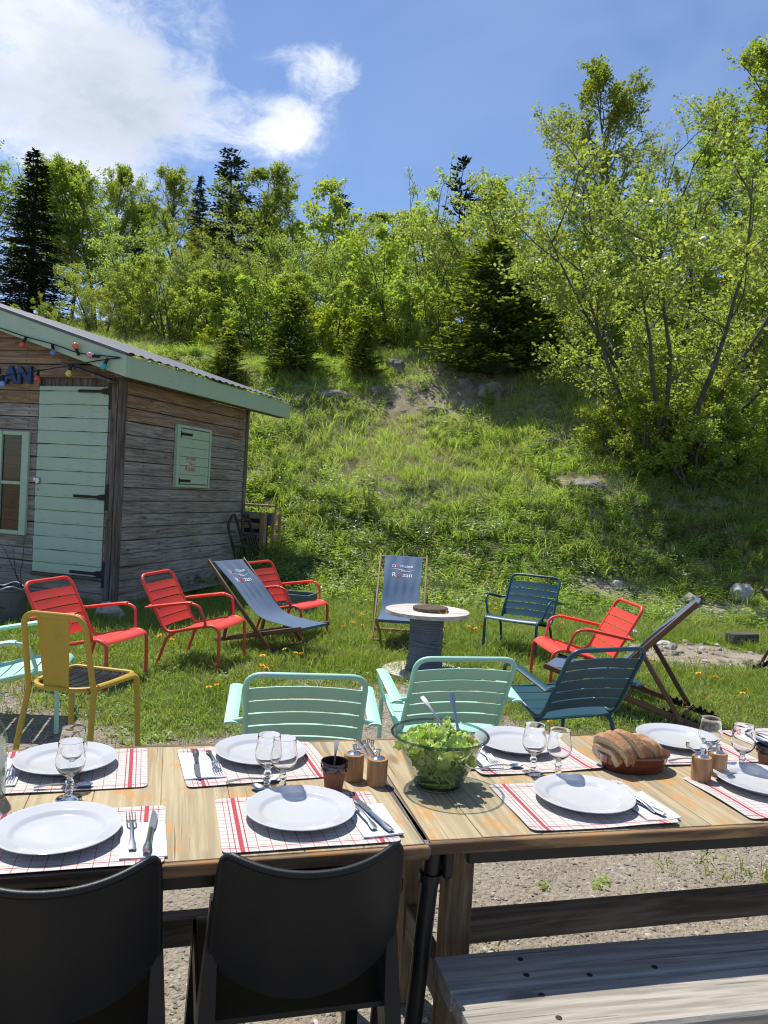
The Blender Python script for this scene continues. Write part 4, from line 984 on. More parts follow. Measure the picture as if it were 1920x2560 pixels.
string_lights('upper string of coloured bulbs running along the green gable board', [(-2.6, 3.42, 0), (-1.9, 3.30, 0), (-1.50, 3.19, 0), (-1.12, 3.085, 0), (-.74, 3.00, 0), (-.40, 2.905, 0), (-.10, 2.875, 0), (.15, 2.855, 0)],
  [(-1.117, 3.075, -.3, -1, 'red'), (-.745, 2.985, .35, -1, 'blue'), (-.395, 2.885, -.3, 1, 'orange'), (-.13, 2.862, -1, .12, 'pink')])
string_lights('lower string of coloured bulbs sagging across the blue letters', [(-2.6, 2.42, 0), (-1.9, 2.56, 0), (-1.47, 2.625, 0), (-.92, 2.70, 0), (-.48, 2.765, 0), (-.05, 2.83, 0), (.15, 2.85, 0)],
  [(-1.41, 2.628, .1, -1, 'paleblue'), (-.925, 2.695, .1, -1, 'red'), (-.48, 2.760, -.15, -1, 'yellow'), (-.01, 2.835, -.35, -1, 'turquoise')])
# old sled against the wall
sl = thing('sled', 'old dark wooden sled leaning on the far end of the cabin side wall', 'sled', (-3.07, 8.893, 0), CAB['a'])
def W3(y, z, off=0.0): return (.30 - .18 * z + off, y, z)
for pth in ([(2.62, .12), (2.57, .55), (2.48, .90), (2.56, 1.00), (2.71, 1.07), (2.80, .86), (2.92, .5), (3.02, .12)], [(3.02, 1.05), (3.12, 1.07), (3.20, .86), (3.36, .5), (3.50, .12)]):
    MB().tube(spline([W3(a, b) for a, b in pth], 26), .022, 6).build('runner', M['sled'], sl)
for i in range(5):
    a, b = 2.93 + i * .075, 3.08 + i * .095; MB().tube([W3(a, .79, .04), W3(b, .10, .04)], .02, 6, flat=.5).build('slat', M['sled'], sl)
MB().tube([W3(2.84, .79, .02), W3(3.24, .775, .02)], .022, 6).build('crossbar', M['sled'], sl); MB().tube([W3(2.70, .98, .02), W3(3.10, 1.0, .02)], .02, 6).build('crossbar', M['sled'], sl); MB().tube([W3(2.56, .62, .02), W3(2.88, .62, .02)], .018, 6).build('crossbar', M['sled'], sl)
# slatted pallet crate
pz0 = float(zt(-1.93, 12.2)) - .05
pc = thing('pallet_crate', 'upright slatted pallet crate at the back corner of the cabin', 'crate', (-1.93, 12.25, pz0), R(-20))
HT = 1.10 - pz0
for i in range(7): MB().box((0, 0, 0), (.46, .02, .088), bev=.004).build('slat', M['pallet'], pc, loc=(-.20, .0, HT - .06 - i * .155))
for xx, yy in ((.06, -.015), (-.40, .06)): MB().box((0, 0, 0), (.085, .09, HT), bev=.005).build('post', M['palletz'], pc, loc=(xx, yy, HT / 2))
for i in range(7): MB().box((0, 0, 0), (.018, .24, .085), bev=.004).build('slat', M['pallet'], pc, loc=(.17, .17, HT - .07 - i * .155))
for yy in (.06, .28): MB().box((0, 0, 0), (.05, .03, HT), bev=.004).build('post', M['palletz'], pc, loc=(.19, yy, HT / 2))
MB().box((-.15, .10, HT * .5), (.46, .015, HT * .86)).build('liner', simple('blue_liner', (.025, .05, .15), .5), pc)
# grey-green planter box
gb = thing('planter_box', 'low grey-green wooden box behind the red chair by the cabin', 'box', (-1.10, 9.45, 0), R(-14))
for yy in (-.16, .16):
    for zz in (.07, .20): MB().box((0, 0, 0), (.62, .022, .115), bev=.004).build('board', M['greybox'], gb, loc=(0, yy, zz))
for xx in (-.30, .30):
    for zz in (.07, .20): MB().box((0, 0, 0), (.022, .296, .115), bev=.004).build('board', M['greybox'], gb, loc=(xx, 0, zz))
# old bin with a bare vine
bn = thing('metal_bin', 'grey metal bin at the left edge in front of the cabin wall', 'bin', (-3.72, 7.75, 0))
MB().lathe([(.17, 0), (.175, .02), (.205, .36), (.215, .365), (.215, .385), (.20, .385), (.165, .03)], 28).build('body', M['bin'], bn)
MB().tube([(.20 * math.cos(t), .20 * math.sin(t), .388 + .02 * math.sin(5 * t)) for t in np.linspace(0, 6.28, 30)], .014, 6).build('rim', M['bin'], bn)
vine = thing('bare_vine', 'leafless twisted vine growing up beside the grey bin', 'plant', (-3.80, 7.95, 0)); mb = MB(); r = np.random.default_rng(3)
for i in range(9):
    p = bough(r, np.array([r.uniform(-.1, .25), r.uniform(-.1, .1), .02]), np.array([r.normal(0, .4), r.normal(0, .2), 1]), r.uniform(.5, 1.1), 7, .1, .32); mb.tube(p, np.linspace(.006, .0025, len(p)), 5)
mb.build('stems', M['twig'], vine)

# ------------------------------------------------------------------ stones
import bmesh
def rock(name, label, x, y, s, seed, mat='rock', sink=.25, group=None, rz=0.0, cat='rock'):
    bm = bmesh.new(); bmesh.ops.create_icosphere(bm, subdivisions=4, radius=1.0); v = np.array([q.co[:] for q in bm.verts]); f = [tuple(q.index for q in p.verts) for p in bm.faces]; bm.free()
    r = np.random.default_rng(seed)
    for k in range(9):                                     # chop flat facets, then roughen
        d = unit(r.normal(0, 1, 3)); c = r.uniform(.55, .9); pr = v @ d; v = v - np.outer(np.maximum(pr - c, 0) * .9, d)
    nn = vnoise(v[:, 0] * 3 + seed, v[:, 1] * 3 + v[:, 2] * 2.1, seed) * .26 + vnoise(v[:, 0] * 8 + seed, v[:, 2] * 8 + v[:, 1] * 5, seed + 1) * .12
    v = v * (1 + nn[:, None]) * np.array(s); mb = MB(); mb.add(v, f)
    o = mb.build(name, M[mat], None, 35, (x, y, float(zt(x, y)) + s[2] * (1 - 2 * sink) - .02), rz); return tag(o, label, cat, group)
gr = 'limestone rocks on the bank'
for a in [('large grey boulder at the top of the bank below the scrub', .10, 18.9, (.24, .2, .30), 1), ('grey rock low between grass tufts left of the boulder', -.30, 17.9, (.28, .2, .18), 2), ('pale flat rock under the bare slope in the middle', 1.00, 17.3, (.36, .25, .15), 3), ('small pale rock just below the flat rock', .80, 16.7, (.22, .18, .13), 4),
          ('broad grey outcrop below the big dense young spruce', 2.35, 18.3, (.42, .3, .36), 5), ('grey rock above the cabin eave end', -1.95, 16.8, (.25, .2, .16), 6), ('long grey rock ledge right of the cabin eave', -1.25, 17.2, (.45, .2, .16), 7), ('small white rock on the right of the bank', 3.35, 16.2, (.2, .15, .12), 8),
          ('brown stones heaped on the right of the bank', 3.75, 14.5, (.42, .25, .20), 9), ('dark outcrop under the branches of the nearest sallow', 7.9, 17.0, (.8, .5, .35), 10), ('mossy rock in the upper right slope', 5.3, 19.4, (.35, .3, .22), 11), ('grey stone left of the flat rock', -2.6, 17.3, (.2, .16, .16), 12), ('grey slab next to the outcrop', 1.8, 18.7, (.25, .18, .2), 13)]:
    rock('rock', a[0], a[1], a[2], tuple(q * .85 for q in a[3]), a[4], 'rock', .36, gr)
gw = 'white stones by the lawn edge'
for a in [('large white stone on the bare ground at right', 5.72, 12.3, (.20, .16, .21), 20), ('white stone left of the large white one', 4.78, 12.0, (.15, .12, .10), 21), ('small white stone behind the blue chair', 2.95, 11.4, (.07, .06, .06), 22), ('round grey stone in the grass above the red chair', 3.68, 12.1, (.10, .09, .09), 23), ('white stone in the grass at the top of the lawn', 4.22, 12.9, (.11, .08, .08), 24), ('flat white stone in the lawn near the right deckchair', 3.05, 6.35, (.07, .05, .03), 25),
          ('pale stone lying on the earth heap', 3.2, 8.55, (.14, .10, .06), 26), ('flat stone at the left of the earth heap', 2.75, 8.25, (.12, .09, .05), 27), ('white stone right beside the large white one', 6.1, 12.2, (.13, .1, .1), 28), ('small stone in front of the earth heap', 3.6, 7.75, (.07, .05, .04), 29), ('white stone above the earth heap', 3.0, 9.1, (.08, .06, .07), 30)]:
    rock('stone', a[0], a[1], a[2], a[3], a[4], 'whiterock', .25, gw, cat='stone')
rock('stone', 'speckled white rock at the front corner of the cabin', -2.88, 8.35, (.17, .13, .15), 31, 'whiterock', .2, None, cat='stone')
wb = MB().box((0, 0, 0), (.34, .16, .16), bev=.012).build('wood_block', M['beamx'], None, 40, (4.2, 8.95, .07), R(12)); tag(wb, 'grey sawn timber block lying in the grass at right', 'wood block')
# small red panel up in the scrub
sgn = thing('red_panel', 'small red panel half hidden in the scrub upper right', 'sign', (10.0, 24.6, float(zt(10.0, 24.6))), R(-10))
MB().box((0, 0, 1.55), (.62, .03, .36), bev=.004).build('panel', M['greenstake'], sgn); MB().box((0, .03, .7), (.05, .04, 1.8)).build('post', M['beam'], sgn)
# dandelions
DAND = [(-1.99, 7.12), (-1.82, 6.9), (-1.75, 6.7), (-1.66, 6.58), (-1.14, 5.35), (-1.10, 5.41), (-0.93, 6.37), (-0.84, 5.98), (-0.88, 6.01), (-0.81, 6.06), (-0.79, 6.71), (-0.68, 6.57), (-0.64, 6.63), (-0.36, 8.18), (-0.26, 8.26), (-0.2, 8.77), (-0.16, 8.17), (-0.19, 9.05), (-0.07, 8.59), (0.71, 8.29), (0.77, 8.24), (0.85, 10.71), (0.94, 8.85), (0.99, 8.44), (1.04, 8.25), (1.0, 8.20), (1.13, 8.39), (1.16, 5.06), (1.47, 10.42), (1.5, 9.97), (1.53, 11.6), (1.57, 10.47), (1.59, 11.61), (1.63, 10.5), (1.57, 11.86), (1.64, 9.81), (1.67, 11.88), (1.72, 11.21), (1.76, 11.49), (2.03, 8.67), (2.12, 8.94), (2.52, 5.91), (2.57, 7.17), (2.79, 6.7), (2.83, 11.52), (2.85, 6.0), (2.9, 10.9), (2.91, 6.64), (2.94, 6.14), (4.32, 9.17), (4.56, 10.35), (4.62, 10.32)]
mb = MB(); r = np.random.default_rng(2)
for ring, (nn_, r1, zz) in enumerate([(14, .020, .0), (10, .013, .004), (6, .007, .007)]):
    for k in range(nn_):
        a = k * 6.283 / nn_ + ring; c, s = math.cos(a), math.sin(a); wd = .0042
        mb.add([(-s * wd * .4, c * wd * .4, zz), (s * wd * .4, -c * wd * .4, zz), (c * r1 + s * wd, s * r1 - c * wd, zz + .006), (c * r1 - s * wd, s * r1 + c * wd, zz + .006)], [(0, 1, 2, 3)])
mb.lathe([(.0, -.008), (.006, -.006), (.008, .002), (0, .006)], 8)
dflower = mb.mesh('flower', simple('dandelion_yellow', (.80, .46, .012), .7), 0)
dstem = MB().tube([(0, 0, -.02), (.003, 0, .06), (0, 0, .115)], .002, 5).mesh('stem', M['herb'], 40)
for x, y in DAND:
    o = thing('dandelion', 'yellow dandelion flower standing in the lawn', 'flower', (x, y, float(zt(x, y)) + r.uniform(0, .02)), r.uniform(0, 6), 'dandelions in the lawn')
    inst('stem', dstem, o); inst('flower', dflower, o, (0, 0, .115), (r.normal(0, .35) - .25, r.normal(0, .3), 0), [r.uniform(.85, 1.35)] * 3)

# ------------------------------------------------------------------ garden chairs
def face(dx, dy): return math.atan2(dy, dx)          # local +x is the way the seat faces
gL = 'low metal garden chairs on the lawn'
_lux = {}
def lux_parts():
    """low slatted metal armchair, local +x forward; returns list of (name, MB)"""
    if _lux: return _lux['p']
    W_ = .262; rt = .0135; P = []
    for s in (-1, 1): pass
    # continuous frame: front leg, seat rail, back upright, top bar
    def side(s): return [(.345, s * W_, 0), (.335, s * W_, .345), (.265, s * W_, .375), (.08, s * W_, .335), (-.135, s * W_, .275), (-.39, s * W_, .735)]
    path = side(-1) + side(1)[::-1]
    fr = fillet(path, [0, .055, .05, .05, .08, .075, .075, .08, .05, .05, .055, 0], 6); P.append(('frame', MB().tube(fr, rt, 10)))
    for s in (-1, 1):
        P.append(('rear_leg', MB().tube(fillet([(-.06, s * (W_ - .005), .287), (-.125, s * W_, .245), (-.205, s * (W_ + .012), 0)], .06, 6), .013, 9)))
        a = W_ + .062
        P.append(('arm', MB().tube(fillet([(-.27, s * (W_ + .004), .505), (-.265, s * a, .492), (-.21, s * a, .497), (.10, s * a, .555), (.185, s * a, .535), (.225, s * (W_ + .02), .385), (.20, s * W_, .362)], [0, .02, .03, .05, .06, .05, 0], 6), .0115, 9)))
        # flat arm rest on top of the tube
        st = [(-.285, .492), (-.22, .507), (-.06, .537), (.085, .563), (.115, .562)]; wd = .028
        G = np.array([[(x, s * a + q * wd, z - .006 * abs(q) ** 3) for q in (-1, -.6, 0, .6, 1)] for x, z in st]); P.append(('arm_rest', MB().sheet(G, .012)))
    P.append(('stretcher', MB().tube([(-.10, -W_, .272), (-.10, W_, .272)], .010, 8)))
    # slats, each a pressed sheet
    def slat(c0, c1, bow, tdir):
        """c0, c1: (x, z) of the two long edges on the side rails"""
        G = np.zeros((9, 5, 3)); n = np.array([-(c1[1] - c0[1]), 0, c1[0] - c0[0]]); n = unit(n) * tdir
        for i, y in enumerate(np.linspace(-W_ + .008, W_ - .008, 9)):
            k = 1 - (y / W_) ** 2
            for j, t in enumerate(np.linspace(0, 1, 5)):
                x = c0[0] + (c1[0] - c0[0]) * t; z = c0[1] + (c1[1] - c0[1]) * t; lip = .0012 * (abs(t - .5) * 2) ** 4
                G[i, j] = np.array([x, y, z]) + n * (bow * k - lip)
        return MB().sheet(G, .004)
    b0, b1 = np.array([-.165, .328]), np.array([-.352, .667]); L = b1 - b0; nb = 5; g = .10 / nb
    for i in range(nb):
        a, b = b0 + L * (i / nb + .008), b0 + L * ((i + 1) / nb - .014); P.append(('slat', slat(a, b, -.022, 1)))
    s0, s1, s2, s3 = np.array([-.115, .283]), np.array([.07, .337]), np.array([.265, .378]), np.array([.335, .345])
    for k, (a, b) in enumerate([(s0, s0 + (s1 - s0) * .47), (s0 + (s1 - s0) * .53, s1), (s1 + (s2 - s1) * .05, s1 + (s2 - s1) * .48), (s1 + (s2 - s1) * .54, s2 - (s2 - s1) * .02)]): P.append(('slat', slat(a, b, -.012, 1)))
    G = np.array([[(.262 + .075 * math.sin(t), y, .377 - .028 * (1 - math.cos(t)) * 1.3 - .006 * (1 - (y / W_) ** 2)) for t in np.linspace(0, 1.45, 7)] for y in np.linspace(-W_ + .01, W_ - .01, 9)]); P.append(('slat', MB().sheet(G, .004)))
    _lux['p'] = P; return P
_luxm = {}
def lux(label, mk, x, y, fx, fy, z=0.0, s=1.0):
    o = thing('garden_chair', label, 'chair', (x, y, float(zt(x, y)) + z), face(fx, fy), gL); o.scale = (s, s, s)
    if mk not in _luxm: _luxm[mk] = [(n, mb.mesh(n, M[mk], 50)) for n, mb in lux_parts()]
    for n, me in _luxm[mk]: inst(n, me, o)
    return o
lux('red low armchair behind the yellow chair at left', 'red', -2.20, 5.93, .966, -.257)
lux('red low armchair between the left deckchair and the other red chair', 'red', -1.55, 6.62, .975, -.22)
lux('red low armchair tucked behind the left deckchair', 'red', -.95, 8.02, .90, -.43)
lux('red low armchair facing left beside the right deckchair', 'red', 1.70, 6.42, -.99, -.10)
lux('mint low armchair seen from behind at the middle of the table', 'mint', -.345, 3.77, -.13, .99)
lux('mint low armchair behind the salad bowl', 'mint', .375, 4.27, -.22, .975)
lux('mint low armchair cut off by the left edge behind the yellow chair', 'mint', -2.27, 4.80, .975, .20)
lux('dark blue low armchair facing the camera at the back of the lawn', 'petrol', 1.44, 7.80, -.48, -.877)
lux('dark blue low armchair seen from behind at right of the mint chairs', 'petrol', 1.16, 4.72, -.40, .917)

# ------------------------------------------------------------------ yellow metal chair
yc = thing('metal_chair', 'worn yellow metal chair with black slatted seat at left', 'chair', (-1.575, 4.20, 0), face(.22, .975))
def flatbar(pts, w_, t_, up): return MB().tube(pts, w_ / 2, 8, flat=t_ / w_, up=up)
hb = .19
bk = fillet([(-.27, -hb - .03, 0), (-.195, -hb, .44), (-.205, -hb, .47), (-.285, -hb + .015, .835), (-.285, hb - .015, .835), (-.205, hb, .47), (-.195, hb, .44), (-.27, hb + .03, 0)], [0, .05, .05, .075, .075, .05, .05, 0], 6)
MB().tube(bk, .0165, 10, flat=.8).build('back_frame', M['yellow'], yc)
fl = fillet([(.225, -.215, 0), (.195, -.205, .45), (-.15, -.178, .455)], [0, .05, 0], 6)
for s in (-1, 1): MB().tube(fl * np.array([1, s, 1]) * np.array([1, 1, 1]), .0155, 9).build('front_leg', M['yellow'], yc)
ring = fillet([(.195, -.195, .458), (.195, .195, .458), (-.17, .178, .452), (-.235, .10, .450), (-.235, -.10, .450), (-.17, -.178, .452)], .05, 5, closed=True); MB().tube(ring, .0135, 8, closed=True).build('seat_rim', M['yellow'], yc)
sp = np.array([[(-.238 - .052 * t + .010 * (1 - (y / .085) ** 2), y * (1 + .0 * t) * (.86 + .28 * t) , .452 + .385 * t) for t in np.linspace(0, 1, 9)] for y in np.linspace(-.082, .082, 7)]); MB().sheet(sp, .006).build('back_splat', M['yellow'], yc)
for i in range(6):
    y = -.15 + i * .06; G = np.array([[(x, y + q * .024, .455 - .020 * math.sin(math.pi * (x + .21) / .40) ** .8) for q in (-1, 0, 1)] for x in np.linspace(-.205, .185, 10)]); MB().sheet(G, .006).build('seat_slat', M['seatblack'], yc)

# ------------------------------------------------------------------ deckchairs
def deckchair(label, x, y, fx, fy, wmat='deckwood', logo=True, W_=.50, top=(-.46, .86), foot=(.36, 0), seat=(.56, .30), rear=(-.40, .03), rack=False, cut=None, sag=.16):
    o = thing('deckchair', label, 'deckchair', (x, y, float(zt(x, y))), face(fx, fy), 'blue canvas deckchairs')
    h = W_ / 2; wm = M[wmat]
    def bar(a, b, yy, w_=.042, t_=.020, nm='rail', par=o):
        a, b = np.array([a[0], yy, a[1]]), np.array([b[0], yy, b[1]]); d = b - a; L = np.linalg.norm(d); an = math.atan2(d[0], d[2])
        ob = MB().box((0, 0, 0), (w_, t_, L), bev=.006).build(nm, wm, par); ob.location = (a + b) / 2; ob.rotation_euler = (0, an, 0); return ob
    tp, ft, st, re = map(np.array, (top, foot, seat, rear))
    for s in (-1, 1):
        bar(tp, ft, s * h, nm='back_rail'); bar(st + np.array([.02, .012]), re, s * (h - .032), nm='seat_rail')
        piv = tp + (ft - tp) * .42; prop = re + (st - re) * .18; bar(piv, prop, s * (h + .024), .036, .018, 'prop')
        MB().tube([(piv[0], s * (h - .02), piv[1]), (piv[0], s * (h + .042), piv[1])], .008, 8).build('bolt', M['steel'], o)
    for p, hw, nm in ((tp + (ft - tp) * .03, h, 'top_bar'), (st, h - .03, 'front_bar'), (re + (st - re) * .01, h - .03, 'rear_bar'), (tp + (ft - tp) * .93, h, 'foot_bar'), (re + (st - re) * .18, h + .03, 'prop_bar')):
        MB().tube([(p[0], -hw, p[1]), (p[0], hw, p[1])], .013, 10).build(nm, wm, o)
    # canvas: hangs from the top bar to the front bar
    A, B = tp + (ft - tp) * .03 + np.array([.012, .012]), st + np.array([.015, .012]); hw = h - .045; nu, nv = 13, 34
    low = A + (B - A) * .62 + np.array([-.13, -sag - .02])
    crv = spline([np.array([A[0], 0, A[1]]), np.array([A[0] * .62 + low[0] * .38 + .015, 0, A[1] * .60 + low[1] * .40]), np.array([low[0], 0, low[1]]), np.array([B[0] * .6 + low[0] * .4, 0, B[1] * .62 + low[1] * .38 - .02]), np.array([B[0], 0, B[1]])], nv)
    seg = np.concatenate([[0], np.cumsum(np.linalg.norm(np.diff(crv, axis=0), axis=1))]); tang = np.gradient(crv, axis=0); nrm = np.stack([-tang[:, 2], np.zeros(nv), tang[:, 0]], 1); nrm /= np.linalg.norm(nrm, axis=1)[:, None]
    nrm *= np.sign(nrm[:, 2].sum())
    def surf(u, s_):
        """u across (-1..1), s_ distance down the cloth"""
        i = np.clip(np.interp(s_, seg, np.arange(nv)), 0, nv - 1.001); k = int(i); f = i - k; p = crv[k] * (1 - f) + crv[k + 1] * f; n = nrm[k] * (1 - f) + nrm[k + 1] * f
        t = s_ / seg[-1]; fold = .007 * math.sin(u * 9.0 + 2.2) * math.exp(-((t - .10) / .10) ** 2) + .005 * math.sin(u * 14 + 1) * math.exp(-((t - .34) / .08) ** 2)
        cup = .020 * (u * u) * math.sin(math.pi * min(1, t * 1.05)); wid = hw * (1 - .06 * math.sin(math.pi * t))
        return p + n * (fold + cup) + np.array([0, u * wid, 0])
    G = np.array([[surf(u, s_) for s_ in np.linspace(0, seg[-1], 46)] for u in np.linspace(-1, 1, 21)]); cl = MB().sheet(G, .003).build('canvas', M['canvas'], o, 60)
    hem = MB(); hem.tube([(A[0] - .012, -hw, A[1] - .012), (A[0] - .012, hw, A[1] - .012)], .0155, 10).build('hem', M['canvas'], cl, 60)
    MB().tube([(B[0] - .015, -hw + .01, B[1] - .012), (B[0] - .015, hw - .01, B[1] - .012)], .0155, 10).build('hem', M['canvas'], cl, 60)
    if logo:
        s0 = .19
        def fn(u, v):
            p = surf(np.clip(u / hw, -1, 1), max(0.0, s0 - v)); q = surf(np.clip(u / hw, -1, 1), max(0.0, s0 - v) + .004); d = unit(q - p); n = unit(np.cross(d, (0, 1., 0))); n = n * (1 if n[2] + n[0] * .5 > 0 else -1)
            return p + n * .0045
        lettering(cl, fn, .215, {'swoosh': 'white_print'}, LOGO('white_print', 'red_print'))
    if rack:
        for s in (-1, 1):
            d = unit(st - re); up = np.array([-d[1], d[0]]); pts = []
            for k in range(4):
                t = .03 + k * .085
                for a_, b_ in ((0, .008), (.012, .040), (.030, .044), (.034, .026), (.045, .018), (.058, .020), (.066, .036), (.078, .036)): pts.append(re + d * (t + a_) + up * b_)
            pts += [re + d * .36 + up * -.012, re + d * .02 + up * -.012]
            mb = MB(); mb.prism([(p[0], p[1]) for p in pts], .014, np.array([[1, 0, 0, 0], [0, 0, 1, s * (h - .032) - (.026 if s > 0 else -.012)], [0, 1, 0, 0], [0, 0, 0, 1.]])); mb.build('notched_rack', M['blackiron'], o, 20)
    return o
deckchair('blue deckchair with dark frame in front of the cabin corner', -1.10, 7.42, .86, -.51, 'deckdark', top=(-.50, .80), foot=(.36, 0), seat=(.60, .28), rear=(-.42, .04), sag=.13)
deckchair('blue deckchair facing the camera behind the cable spool',   .222, 8.02, -.05, -1.0, 'deckwood')
deckchair('blue deckchair seen from behind at right next to the red chair', 1.93, 5.72, -.90, .44, 'deckdark', logo=False, top=(-.40, .90), foot=(.42, 0), seat=(.62, .30), rear=(-.56, .02), rack=True)
deckchair('deckchair mostly cut off by the right edge', 4.28, 7.55, .94, .34, 'deckdark', logo=False, top=(-.50, .84), rear=(-.62, .04), rack=True)
# folded one behind the crate
fd = thing('deckchair', 'folded deckchair standing behind the slatted pallet crate', 'deckchair', (-2.02, 12.75, float(zt(-2.02, 12.75))), R(-12), 'blue canvas deckchairs')
fz = 1.20 - fd.location.z
for s in (-.30, .26): MB().box((0, 0, 0), (.03, .03, fz + .1), bev=.005).build('back_rail', M['deckwood'], fd, loc=(s, 0, fz / 2))
MB().tube([(-.33, 0, fz), (.29, 0, fz)], .018, 8).build('top_bar', M['deckwood'], fd)
MB().sheet(np.array([[(x, .03 + .02 * math.sin(x * 9), z) for z in np.linspace(.2, fz - .12, 8)] for x in np.linspace(-.27, .23, 8)]), .004).build('canvas', M['canvas'], fd)

# ------------------------------------------------------------------ cable spool table
spl = thing('cable_spool', 'wooden cable drum used as a table, wound with dark grey cable', 'cable spool', (.42, 6.68, 0))
def disc(r0, z0, th, nm, mat, seed, tilt=0.0):
    """flange of boards"""
    n = 6; xs_ = np.linspace(-r0, r0, n + 1)
    for i in range(n):
        a, b = xs_[i] + .0012, xs_[i + 1] - .0012; k = 8; top_ = []; pts = []
        xx = np.linspace(a, b, k)
        pts = [(x, math.sqrt(max(r0 * r0 - x * x, .0004))) for x in xx] + [(x, -math.sqrt(max(r0 * r0 - x * x, .0004))) for x in xx[::-1]]
        mb = MB(); mb.prism([(q[1], q[0]) for q in pts][::-1], th + rr.uniform(-.002, .002), np.array([[1, 0, 0, 0], [0, 1, 0, 0], [0, 0, 1, z0], [0, 0, 0, 1.]])); mb.build('board', mat, nm, 20)
up_ = bpy.data.objects.new('upper_flange', None); link(up_, spl); up_.rotation_euler = (0, 0, R(8))
lo_ = bpy.data.objects.new('lower_flange', None); link(lo_, spl); lo_.rotation_euler = (0, 0, R(52))
disc(.36, .520, .030, up_, M['spooltop'], 1); disc(.36, .0, .035, lo_, M['spooltop'], 2)
th = np.linspace(0, 2 * math.pi * 34, 34 * 26); hz = .04 + (.515 - .04) * (th / th[-1]); rc = .138 + .022 * (1 - np.clip((hz - .04) / .12, 0, 1)) + .004 * np.sin(hz * 60) + .0025 * np.sin(th * .37)
MB().lathe([(.125, .035), (.128, .52)], 28).build('core', M['cable'], spl)
MB().tube(np.stack([rc * np.cos(th), rc * np.sin(th), hz + .004 * np.sin(th * .9 + hz * 20)], 1), .0085, 6).build('wound_cable', M['cable'], spl, 60)
MB().tube(spline([(rc[0] * math.cos(t), -.155 + .0 * t, .30 - .05 * t) for t in (0.0,)] + [(-.12, -.115, .30), (.0, -.168, .275), (.13, -.11, .245)], 16), .008, 6).build('loose_cable', M['cable'], spl, 60)
bd = thing('serving_board', 'dark round wooden slab lying on the cable drum', 'board', (.445, 6.66, .552), R(10))
MB().lathe([(0, 0), (.148, 0), (.152, .006), (.152, .026), (.146, .032), (0, .032)], 36).build('slab', M['slab'], bd)
MB().tube(spline([(.03, -.150, .024), (.045, -.165, .006), (.075, -.17, .004), (.10, -.15, .010), (.115, -.12, .024)], 16), .0045, 6).build('strap', M['leather'], bd)

# ------------------------------------------------------------------ dining tables
TZ = .75
def table(name, label, ox, oy, ang, length, depth, side, legs, trestle):
    """origin = the front corner at the joint; side +1 runs right, -1 runs left"""
    o = thing(name, label, 'table', (ox, oy, 0), ang, 'long dining tables'); a, b = (0, length) if side > 0 else (-length, 0)
    n = int(round(length / .148)); wv = np.array([rr.uniform(.8, 1.25) for _ in range(n)]); wv = wv / wv.sum() * (length - .0); x = a
    cache = []
    for k, w_ in enumerate(wv):
        xc = x + w_ / 2; x += w_
        ob = MB().box((0, 0, 0), (depth - rr.uniform(0, .004), w_ - .0009, .027), bev=.0012).build('board', M['tabletop'], o, loc=(xc, depth / 2, TZ - .0135 - rr.uniform(0, .0012))); ob.rotation_euler = (0, 0, math.pi / 2)
    e = .002
    for yy, nm in ((-.009, 'front_edge'), (depth + .009, 'back_edge')): MB().box((0, 0, 0), (length + .016, .017, .029), bev=.003).build(nm, M['tableedge'], o, loc=((a + b) / 2, yy, TZ - .0155))
    xs_ = .0095 if side < 0 else -.0095
    ob = MB().box((0, 0, 0), (depth, .017, .029), bev=.003).build('end_edge', M['tablegrey'], o, loc=(xs_, depth / 2, TZ - .0155)); ob.rotation_euler = (0, 0, math.pi / 2)
    for yy in (.02, depth - .02): MB().box((0, 0, 0), (length - .14, .03, .036), bev=.003).build('apron', M['steel_black'], o, loc=((a + b) / 2 + side * .03, yy, TZ - .0485))
    for lx_, ly_, tx in legs:
        lg = MB().tube([(lx_ + tx, ly_, 0), (lx_, ly_, TZ - .03)], .0215, 14).build('leg', M['steel_black'], o)
        MB().tube([(lx_ + tx * .16, ly_, TZ - .125), (lx_ + tx * .14, ly_, TZ - .105)], .0275, 14).box((lx_ + side * .033, ly_, TZ - .072), (.028, .05, .085), bev=.006).build('clamp', M['steel_black'], lg)
    if trestle:
        for px_, py_ in trestle['posts']:
            MB().box((0, 0, 0), (.072, .060, .70), bev=.004).build('trestle_post', M['trestle'], o, loc=(px_, py_, .35))
            MB().box((0, 0, 0), (.09, .06, .05), bev=.004).build('trestle_block', M['trestle'], o, loc=(px_ + .02, py_ + .061, .68))
        for px_ in sorted({p[0] for p in trestle['posts']}):
            ys_ = [p[1] for p in trestle['posts'] if p[0] == px_]; ob = MB().box((0, 0, 0), (max(ys_) - min(ys_) - .062, .035, .10), bev=.004).build('trestle_brace', M['trestlex'], o, loc=(px_ - .01, (max(ys_) + min(ys_)) / 2, .26)); ob.rotation_euler = (0, 0, math.pi / 2)
        q = trestle['rail']; ob = MB().box((0, 0, 0), (q[3], .06, .075), bev=.005).build('trestle_rail', M['trestlex'], o, loc=q[:3]); ob.rotation_euler = (0, 0, q[4])
    return o
AL, AR = R(15.2), R(13.4)
table('dining_table', 'left wooden dining table with the black chairs in front', .1375, 1.779, AL, 1.75, .735, -1, [(-.055, .05, -.03), (-.055, .66, -.03), (-1.68, .05, .03), (-1.68, .66, .03)], {'posts': [(-1.62, .16), (-1.62, .58)], 'rail': (-.85, .47, .335, 1.5, 0.0)})
table('dining_table', 'right wooden dining table with bread dish, bench drawn up', .1495, 1.801, AR, 1.9, .72, 1, [(.030, .055, -.045), (.045, .66, -.02), (1.85, .05, .03), (1.85, .66, .03)], {'posts': [(.135, .17), (.135, .55), (1.72, .17), (1.72, .55)], 'rail': (.925, .36, .33, 1.52, R(1.0))})

